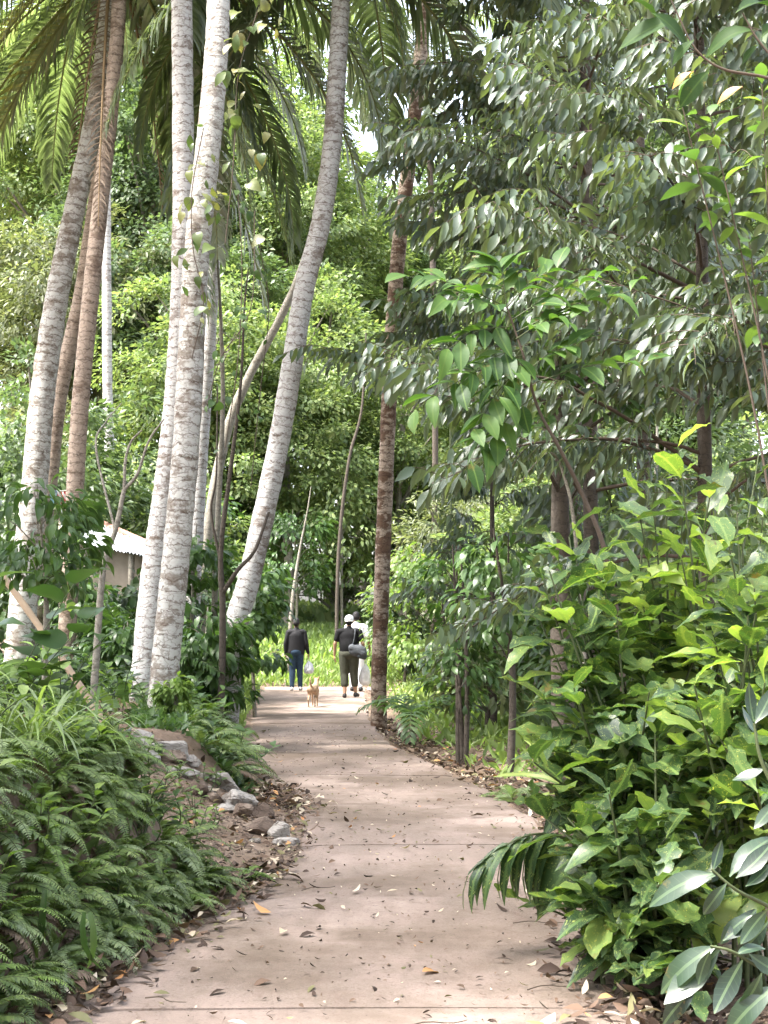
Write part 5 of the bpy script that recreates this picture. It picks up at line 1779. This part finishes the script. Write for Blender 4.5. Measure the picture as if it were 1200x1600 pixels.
def person(label, loc, rz, skin, J, shirt, trousers, sleeve, leg_end, hair, cap=None, shoes='shoe', wide=1.0, belly=0.0, scale=1.0, flare=0.0):
    """J: joints in metres, x right, y forward, z up"""
    t = thing('person', label, 'person', loc)
    t.rotation_euler = (0, 0, rz)
    t.scale = (scale,) * 3
    w = wide
    mb = MB()
    ellip(mb, (0, -.01, .95), (.155 * w, .115 + belly * .5, .12))
    ellip(mb, (0, belly * .3, 1.10), (.145 * w, .105 + belly, .16))
    ellip(mb, (0, 0, 1.28), (.165 * w, .115, .18))
    caps(mb, (-.13 * w, -.01, 1.405), (.13 * w, -.01, 1.405), .065, .065)
    caps(mb, (0, -.01, 1.42), (0, .015, 1.54), .062, .052)
    ellip(mb, (0, .025, 1.625), (.074, .092, .112))
    ellip(mb, (0, .045, 1.565), (.055, .065, .055))
    caps(mb, (0, .115, 1.625), (0, .132, 1.60), .010, .014, 8)
    for s in (-1, 1):
        ellip(mb, (s * .076, .01, 1.615), (.012, .022, .032), 8)
    for s, k_ in ((-1, 'L'), (1, 'R')):
        hip = np.array([s * .085 * w, 0, .92])
        kn, an = np.array(J['knee' + k_]), np.array(J['ankle' + k_])
        caps(mb, hip, kn, .088 * w, .056)
        caps(mb, kn, kn * .65 + an * .35 + [0, -.015, 0], .055, .056)
        caps(mb, kn * .65 + an * .35 + [0, -.015, 0], an, .055, .037)
        toe = np.array(J['toe' + k_])
        caps(mb, an + [0, -.03, -.035], toe, .040, .030)
        sh = np.array([s * .185 * w, -.01, 1.40])
        el, wr = np.array(J['elbow' + k_]), np.array(J['wrist' + k_])
        caps(mb, sh, el, .052, .040)
        caps(mb, el, wr, .040, .026)
        d = nrm(wr - el)
        pk = wr + d * .085
        sd = nrm(np.cross(d, [1.0, 0, 0]))      # across the palm, forward/back
        for q in (-.02, 0, .02):
            caps(mb, wr + sd * q * .6, pk + sd * q, .018, .015, 8)
        nin = nrm(np.cross(sd, d)) * (1 if np.cross(sd, d)[0] * s < 0 else -1)
        for q, fl in ((-.032, .068), (-.011, .080), (.011, .085), (.032, .075)):
            b0 = pk + sd * q * .95
            b1 = b0 + (d * .9 + nin * .35) * fl * .5
            b2 = b1 + (d * .7 + nin * .7) * fl * .5
            caps(mb, b0, b1, .0095, .009, 7)
            caps(mb, b1, b2, .009, .008, 7)
        th0 = wr + d * .03 + sd * .028
        th1 = th0 + (d * .6 + sd * .6 + nin * .4) * .045
        caps(mb, th0, th1, .012, .010, 7)
        caps(mb, th1, th1 + (d * .9 + nin * .4) * .035, .010, .009, 7)
    fused('body', mb, skin, t, .0075, 3)
    # shirt
    mb = MB()
    for u_ in np.linspace(0, 1, 12):
        bl = math.sin(math.pi * min(1, u_ * 1.25)) * belly
        ellip(mb, (0, bl * .3, .96 + .34 * u_), (.175 * w + flare * .03 * (1 - u_) + .012 * u_, .134 + bl, .12 + .05 * u_))
    caps(mb, (-.14 * w, -.01, 1.402), (.14 * w, -.01, 1.402), .082, .082)
    caps(mb, (0, -.012, 1.43), (0, -.005, 1.475), .078, .066)
    if flare:
        caps(mb, (-.10 * w, 0, .92), (.10 * w, 0, .92), .11, .11)
    for s, k_ in ((-1, 'L'), (1, 'R')):
        sh = np.array([s * .185 * w, -.01, 1.395])
        el, wr = np.array(J['elbow' + k_]), np.array(J['wrist' + k_])
        if sleeve <= 1:
            caps(mb, sh, sh + (el - sh) * sleeve, .070, .064)
        else:
            caps(mb, sh, el, .068, .056)
            caps(mb, el, el + (wr - el) * (sleeve - 1), .056, .043)
    fused('shirt', mb, shirt, t, .011, 12)
    # trousers
    mb = MB()
    ellip(mb, (0, -.015, .93), (.168 * w, .128 + belly * .4, .125))
    for s, k_ in ((-1, 'L'), (1, 'R')):
        hip = np.array([s * .085 * w, -.005, .92])
        kn, an = np.array(J['knee' + k_]), np.array(J['ankle' + k_])
        caps(mb, hip, kn, .105 * w, .078 * w)
        if leg_end > 0:
            caps(mb, kn, kn + (an - kn) * leg_end, .078 * w, .070 * w if leg_end < .7 else .058)
    fused('trousers', mb, trousers, t, .011, 8)
    # hair or cap
    mb = MB()
    ellip(mb, (0, .005, 1.658), (.084, .098, .092))
    ellip(mb, (0, -.03, 1.62), (.078, .072, .085))
    fused('hair', mb, hair, t, .01, 2)
    if cap is not None:
        mb = MB()
        ellip(mb, (0, .008, 1.675), (.096, .110, .088))
        caps(mb, (-.05, .12, 1.66), (.05, .12, 1.66), .03, .03)
        ellip(mb, (0, .0, 1.628), (.097, .108, .03))
        fused('cap', mb, cap, t, .009, 2)
    for s, k_ in ((-1, 'L'), (1, 'R')):
        an, toe = np.array(J['ankle' + k_]), np.array(J['toe' + k_])
        mb = MB()
        caps(mb, an + [0, -.035, -.048], toe + [0, .01, -.004], .048, .042)
        caps(mb, an + [0, -.03, -.03], an + [0, .05, -.03], .044, .040)
        fused('shoe', mb, shoes, t, .009, 2)
    return t


M_jacket = plain('dark_jacket', (.008, .0075, .009), .75, .3, .25, 12)
M_black = plain('black_cotton', (.007, .007, .008), .85, .2, .25, 12)
M_jeans = plain('dark_blue_jeans', (.025, .045, .075), .85, .2, .25, 20)
M_olive = plain('olive_trousers', (.05, .052, .038), .85, .2, .2, 15)
M_white = plain('white_cloth', (.72, .72, .74), .85, .2, .05, 15)
M_hair = plain('black_hair', (.012, .010, .010), .6, .3, .2, 60)
M_pale_shoe = plain('pale_shoe', (.5, .46, .44), .7)
M_dark_shoe = plain('dark_sandal', (.025, .022, .022), .6)

pj = P(463, 980, 34)
person('man in a dark long sleeved jacket and blue jeans, back turned', (pj[0], 34, 0.003), 0, SKIN2,
       dict(kneeL=(-.09, .03, .50), ankleL=(-.095, -.05, .085), toeL=(-.10, .08, .035), kneeR=(.085, .06, .50), ankleR=(.10, .07, .085), toeR=(.115, .20, .035),
            elbowL=(-.255, -.03, 1.13), wristL=(-.255, .0, .89), elbowR=(.245, -.02, 1.13), wristR=(.285, .03, .90)),
       M_jacket, M_jeans, 1.98, .96, M_hair, None, M_pale_shoe, wide=1.02, flare=1.0, scale=.985)
pt = P(545.5, 980, 30.6)
person('man in a black T-shirt, white cap and olive cropped trousers', (pt[0], 30.6, 0.003), math.radians(-4), SKIN,
       dict(kneeL=(-.10, .02, .50), ankleL=(-.085, -.06, .085), toeL=(-.10, .07, .035), kneeR=(.10, .06, .50), ankleR=(.13, .10, .10), toeR=(.17, .22, .05),
            elbowL=(-.30, -.02, 1.14), wristL=(-.315, .03, .90), elbowR=(.30, -.03, 1.15), wristR=(.33, .06, .94)),
       M_black, M_olive, .62, .52, M_hair, M_white, M_dark_shoe, wide=1.2, belly=.04, scale=1.0)
pw = P(556, 980, 33.4)
person('person in white clothes mostly hidden behind the man in black', (pw[0], 33.8, 0.003), 0, SKIN2,
       dict(kneeL=(-.09, .06, .50), ankleL=(-.09, .05, .085), toeL=(-.10, .18, .035), kneeR=(.085, .02, .50), ankleR=(.10, -.06, .085), toeR=(.115, .06, .035),
            elbowL=(-.27, -.02, 1.14), wristL=(-.27, .03, .90), elbowR=(.27, -.02, 1.14), wristR=(.30, .05, .92)),
       M_white, M_white, .7, .95, M_hair, None, M_dark_shoe, wide=1.08, scale=1.07)

# bags
m, nt, b, out = new_mat('clear_plastic')
tc = N(nt, 'ShaderNodeTexCoord')
nz = noise(nt, 14, 5, .6, tc.outputs['Object'])
nt.links.new(ramp(nt, nz, [(.35, (.30, .31, .33)), (.65, (.62, .64, .68))]), b.inputs['Base Color'])
b.inputs['Roughness'].default_value = .25
bump(nt, b, nz, .9, .03)
M['plastic_grey'] = m
m, nt, b, out = new_mat('white_plastic')
tc = N(nt, 'ShaderNodeTexCoord')
nz = noise(nt, 9, 5, .6, tc.outputs['Object'])
nt.links.new(ramp(nt, nz, [(.35, (.46, .46, .47)), (.65, (.70, .70, .72))]), b.inputs['Base Color'])
b.inputs['Roughness'].default_value = .4
bump(nt, b, nz, .9, .03)
M['plastic_white'] = m


def carrier(label, top, w, d, h, mat, seed, handles=True):
    g2 = np.random.default_rng(seed)
    t = thing('plastic_bag', label, 'bag', top)
    n = 20
    rings = []
    for i, (u, s) in enumerate([(0, .10), (.06, .22), (.16, .50), (.32, .75), (.55, .95), (.78, 1.0), (.92, .9), (1.0, .55), (1.01, .02)]):
        an = np.linspace(0, 2 * math.pi, n, endpoint=False)
        rr = s * (1 + .09 * np.sin(an * 5 + seed + u * 4) + g2.normal(0, .03, n))
        rings.append(np.stack([np.cos(an) * rr * w / 2, np.sin(an) * rr * d / 2, np.full(n, -.10 - u * h)], 1))
    v = np.concatenate(rings)
    f = [[i * n + j, i * n + (j + 1) % n, (i + 1) * n + (j + 1) % n, (i + 1) * n + j] for i in range(len(rings) - 1) for j in range(n)]
    mb = MB()
    mb.add(v, f)
    part('bag_body', mb, mat, t, world=False)
    for s in (-1, 1):
        mb = MB()
        mb.tube(spline([(0, 0, 0), (s * .022, 0, -.05), (s * .018, 0, -.12)], 8), .008, 6)
        part('handle', mb, mat, t, world=False)
    return t


hand = np.array([pj[0] + .285 * .985 + .02, 34.05, .80])
carrier('shiny grey plastic bag carried by the man in the jacket', hand, .24, .17, .30, M['plastic_grey'], 1)
hand = np.array([pt[0] + .345, 30.6 + .08, .82])
carrier('white plastic shopping bag hanging from the right hand of the man in black', hand, .25, .15, .46, M['plastic_white'], 2)

# cross-body bag
t = thing('sling_bag', 'dark grey cross body bag worn on the back of the man in black', 'bag', (pt[0] + .17, 30.6 - .2, 1.02))
M_bag = plain('bag_fabric', (.05, .055, .062), .7, .3, .3, 10)
mb = MB()
caps(mb, (-.10, 0, .04), (.12, 0, -.08), .085, .10)
ellip(mb, (.02, -.01, -.02), (.19, .08, .13))
ob = fused('bag_body', mb, M_bag, t, .011, 3)
mb = MB()
caps(mb, (.05, -.03, -.13), (.16, -.01, -.15), .05, .06)
fused('side_pouch', mb, plain('pouch', (.03, .04, .045), .7), t, .011, 2)
mb = MB()
mb.tube(spline([(-.11, .03, .05), (-.06, .03, .22), (-.04, .05, .36), (-.04, .14, .46), (-.05, .26, .45)], 18), .014, 6)
part('strap', mb, M_bag, t, world=False)

# dog
dgp = P(490, 980, 27.2)
t = thing('dog', 'small tan dog trotting along the path behind the walkers', 'dog', (dgp[0], 27.2, .003))
t.rotation_euler = (0, 0, math.radians(-7))
t.scale = (.9, .9, .9)
M_dog = plain('tan_fur', (.33, .225, .145), .85, .2, .2, 14)
mb = MB()
ellip(mb, (0, .17, .365), (.082, .15, .105))
ellip(mb, (0, -.02, .375), (.066, .16, .078))
ellip(mb, (0, -.17, .375), (.078, .10, .095))
caps(mb, (0, .26, .40), (0, .37, .50), .065, .05)
ellip(mb, (0, .41, .53), (.052, .072, .055))
caps(mb, (0, .45, .515), (0, .535, .495), .034, .022)
for s in (-1, 1):
    caps(mb, (s * .04, .40, .565), (s * .062, .385, .625), .022, .008, 8)
    hy = -.04 if s < 0 else .06
    caps(mb, (s * .055, -.18, .36), (s * .058, -.10 + hy, .25), .060, .034)       # thigh to stifle
    caps(mb, (s * .058, -.10 + hy, .25), (s * .058, -.23 + hy, .15), .033, .020)   # to hock
    caps(mb, (s * .058, -.23 + hy, .15), (s * .058, -.20 + hy, .025), .018, .016)
    caps(mb, (s * .058, -.20 + hy, .018), (s * .058, -.165 + hy, .016), .019, .016)
    fy = .05 if s < 0 else -.03
    caps(mb, (s * .055, .19, .33), (s * .055, .17 + fy * .5, .20), .042, .025)
    caps(mb, (s * .055, .17 + fy * .5, .20), (s * .055, .19 + fy, .025), .023, .016)
    caps(mb, (s * .055, .19 + fy, .018), (s * .055, .22 + fy, .016), .019, .016)
tail = spline([(0, -.25, .43), (-.01, -.31, .50), (-.02, -.30, .58), (-.02, -.24, .63)], 8)
for i in range(7):
    caps(mb, tail[i], tail[i + 1], .022 - .0018 * i, .022 - .0018 * (i + 1), 8)
fused('body', mb, M_dog, t, .008, 3)

# ---------------------------------------------------------------- fallen leaves
FL = {'brown': [(.09, .055, .035), (.16, .095, .06)], 'dark brown': [(.035, .022, .016), (.06, .036, .025)], 'pale tan': [(.42, .33, .22), (.5, .42, .31)], 'olive': [(.12, .12, .05), (.17, .15, .06)], 'orange brown': [(.40, .17, .05), (.5, .26, .08)]}
fall_mats = {k_: leaf_mat('fallen_' + k_.replace(' ', '_'), v, rough=.65, spec=.2, trans=.1, clump=0) for k_, v in FL.items()}
fall_t = [strip_leaf([(0, .01), (.15, .10), (.4, .2), (.65, .18), (.88, .08), (1, .005)], .18, .45, .15), strip_leaf([(0, .01), (.15, .13), (.45, .25), (.75, .18), (1, .005)], .4, .3, .2, .4), strip_leaf([(0, .01), (.2, .08), (.5, .15), (.8, .10), (1, .005)], .2, -.5, .2, -.4)]
g2 = np.random.default_rng(900)
names = list(FL)


def drop_leaf(x, y, kind, size, on_path=True):
    o = link('fallen_leaf', leaf_mesh(fall_t[g2.integers(0, 3)], fall_mats[kind]))
    z = (.012 if on_path else float(H(x, y)) + .012)
    o.location = (x, y, z + size * .06)
    o.rotation_euler = (g2.normal(0, .15), g2.normal(0, .25) + (math.pi if g2.random() < .4 else 0), g2.uniform(0, 6.28))
    o.scale = (size,) * 3
    return tag(o, f'{kind} fallen leaf lying on the {"concrete path" if on_path else "dirt beside the path"}', 'fallen leaf', f'{kind} fallen leaves {"on the path" if on_path else "beside the path"}')


cnt = 0
while cnt < 235:
    y = 5.0 * (4.2 ** g2.random())
    xl, xr = float(Lx(y)), float(Rx(y))
    e_ = g2.random()
    if e_ < .5:
        x = g2.uniform(xl + .1, xr - .05)
    elif e_ < .8:
        x = xr - abs(g2.normal(0, .22)) - .02
    else:
        x = xl + abs(g2.normal(0, .2)) + .05
    drop_leaf(x, y, names[g2.choice(5, p=[.32, .34, .16, .14, .04])], g2.uniform(.035, .095))
    cnt += 1
for (px, py, kind, s, lab) in [(660, 1512, 'orange brown', .16, 'large ochre fallen leaf in the lower middle of the path'), (424, 1421, 'orange brown', .12, 'orange fallen leaf near the left edge of the path'), (735, 1274, 'brown', .11, 'reddish brown leaf on the path beyond the split leaf'),
                               (820, 1586, 'orange brown', .13, 'salmon orange leaf at the bottom right of the path'), (845, 1592, 'pale tan', .16, 'pale curled leaf at the bottom right of the path'), (545, 1290, 'orange brown', .10, 'ochre leaf in the middle of the path ahead')]:
    q = P(px, py, 1.5 * F / (py - 980))
    drop_leaf(q[0], q[1], kind, s)['label'] = lab
    bpy.data.objects[-1]


def litter(name, label, n, fx, seed, size=.085, thick=.05):
    g3 = np.random.default_rng(seed)
    xy = np.array([fx(g3) for _ in range(n)])
    z = H(xy[:, 0], xy[:, 1]) + .015 + thick * g3.random(n) ** 2
    z = np.where((xy[:, 0] > Lx(xy[:, 1])) & (xy[:, 0] < Rx(xy[:, 1])), np.maximum(z, .012 + thick * .6 * g3.random(n)), z)
    pos = np.column_stack([xy, z])
    an = g3.uniform(0, 6.28, n)
    d = nrm(np.column_stack([np.cos(an), np.sin(an), g3.normal(0, .25, n)]))
    nn = nrm(np.column_stack([g3.normal(0, .35, n), g3.normal(0, .35, n), np.where(g3.random(n) < .4, -1, 1)]))
    mb = MB()
    ti, mi = g3.integers(0, 3, n), g3.choice(5, n, p=[.40, .36, .12, .09, .03])
    for a_ in range(3):
        for b_ in range(5):
            q = (ti == a_) & (mi == b_)
            scatter(mb, fall_t[a_], pos[q], d[q], nn[q], size * g3.uniform(.6, 1.3, q.sum()), mi=b_)
    o = part(name, mb, [fall_mats[k_] for k_ in names], None)
    tag(o, label, 'leaf litter', kind='stuff')


def right_edge(g3):
    y = 5 + 19 * g3.random() ** 1.1
    return (float(Rx(y)) + .10 + abs(g3.normal(0, .45)) - .10 * g3.random(), y)


litter('leaf_litter', 'brown leaf litter along the right edge of the path', 2600, right_edge, 911)
litter('leaf_litter', 'heap of dead leaves on the left path edge below the fern clump', 420, lambda g3: (lambda y: (float(Lx(y)) + .05 + g3.normal(0, .14), y))(12.4 + g3.normal(0, .65)), 912, thick=.12)
litter('leaf_litter', 'dead leaves along the foot of the near left bank', 650, lambda g3: (lambda y: (float(Lx(y)) - .05 + g3.normal(0, .10), y))(4.8 + 4.2 * g3.random()), 913)
litter('leaf_litter', 'dead leaves scattered on the earth below the left palms', 900, lambda g3: (lambda y: (float(Lx(y)) - .6 - 3.0 * g3.random(), y))(9.5 + 8 * g3.random()), 914)
litter('leaf_litter', 'fallen leaves under the foreground shrubs at lower right', 700, lambda g3: (lambda y: (float(Rx(y)) - .40 * g3.random() ** 2 + abs(g3.normal(0, .3)), y))(4.9 + 3.2 * g3.random()), 915, size=.085)
litter('leaf_debris', 'dead leaf bits and grit on the bare dirt slope below the rocks', 1100, lambda g3: (lambda y: (float(Lx(y)) + .05 - 2.0 * g3.random() ** 1.3, y))(8.6 + 3.4 * g3.random()), 917, size=.05, thick=.01)
litter('leaf_debris', 'tiny leaf crumbs and grit scattered over the path', 1500, lambda g3: (lambda y: (g3.uniform(float(Lx(y)) + .05, float(Rx(y))), y))(4.9 + 17 * g3.random() ** 1.4), 916, size=.028, thick=.004)

for i in range(6):
    y = 5.2 + 5 * g2.random()
    x = g2.uniform(float(Lx(y)) + .1, float(Rx(y)) - .1)
    L = g2.uniform(.10, .26)
    an = g2.normal(0, .6)
    mb = MB()
    pts = np.array([[0, 0, .008], [L * .35, .02, .016], [L * .7, -.01, .013], [L, .03, .008]]) @ np.array([[math.cos(an), math.sin(an), 0], [-math.sin(an), math.cos(an), 0], [0, 0, 1]])
    mb.tube(spline(pts, 8), [.0028, .0014], 5)
    o = part('twig', mb, M['twig'], None)
    o.location = (x, y, .006)
    tag(o, 'thin dry twig lying on the near part of the path', 'twig', 'dry twigs on the path')
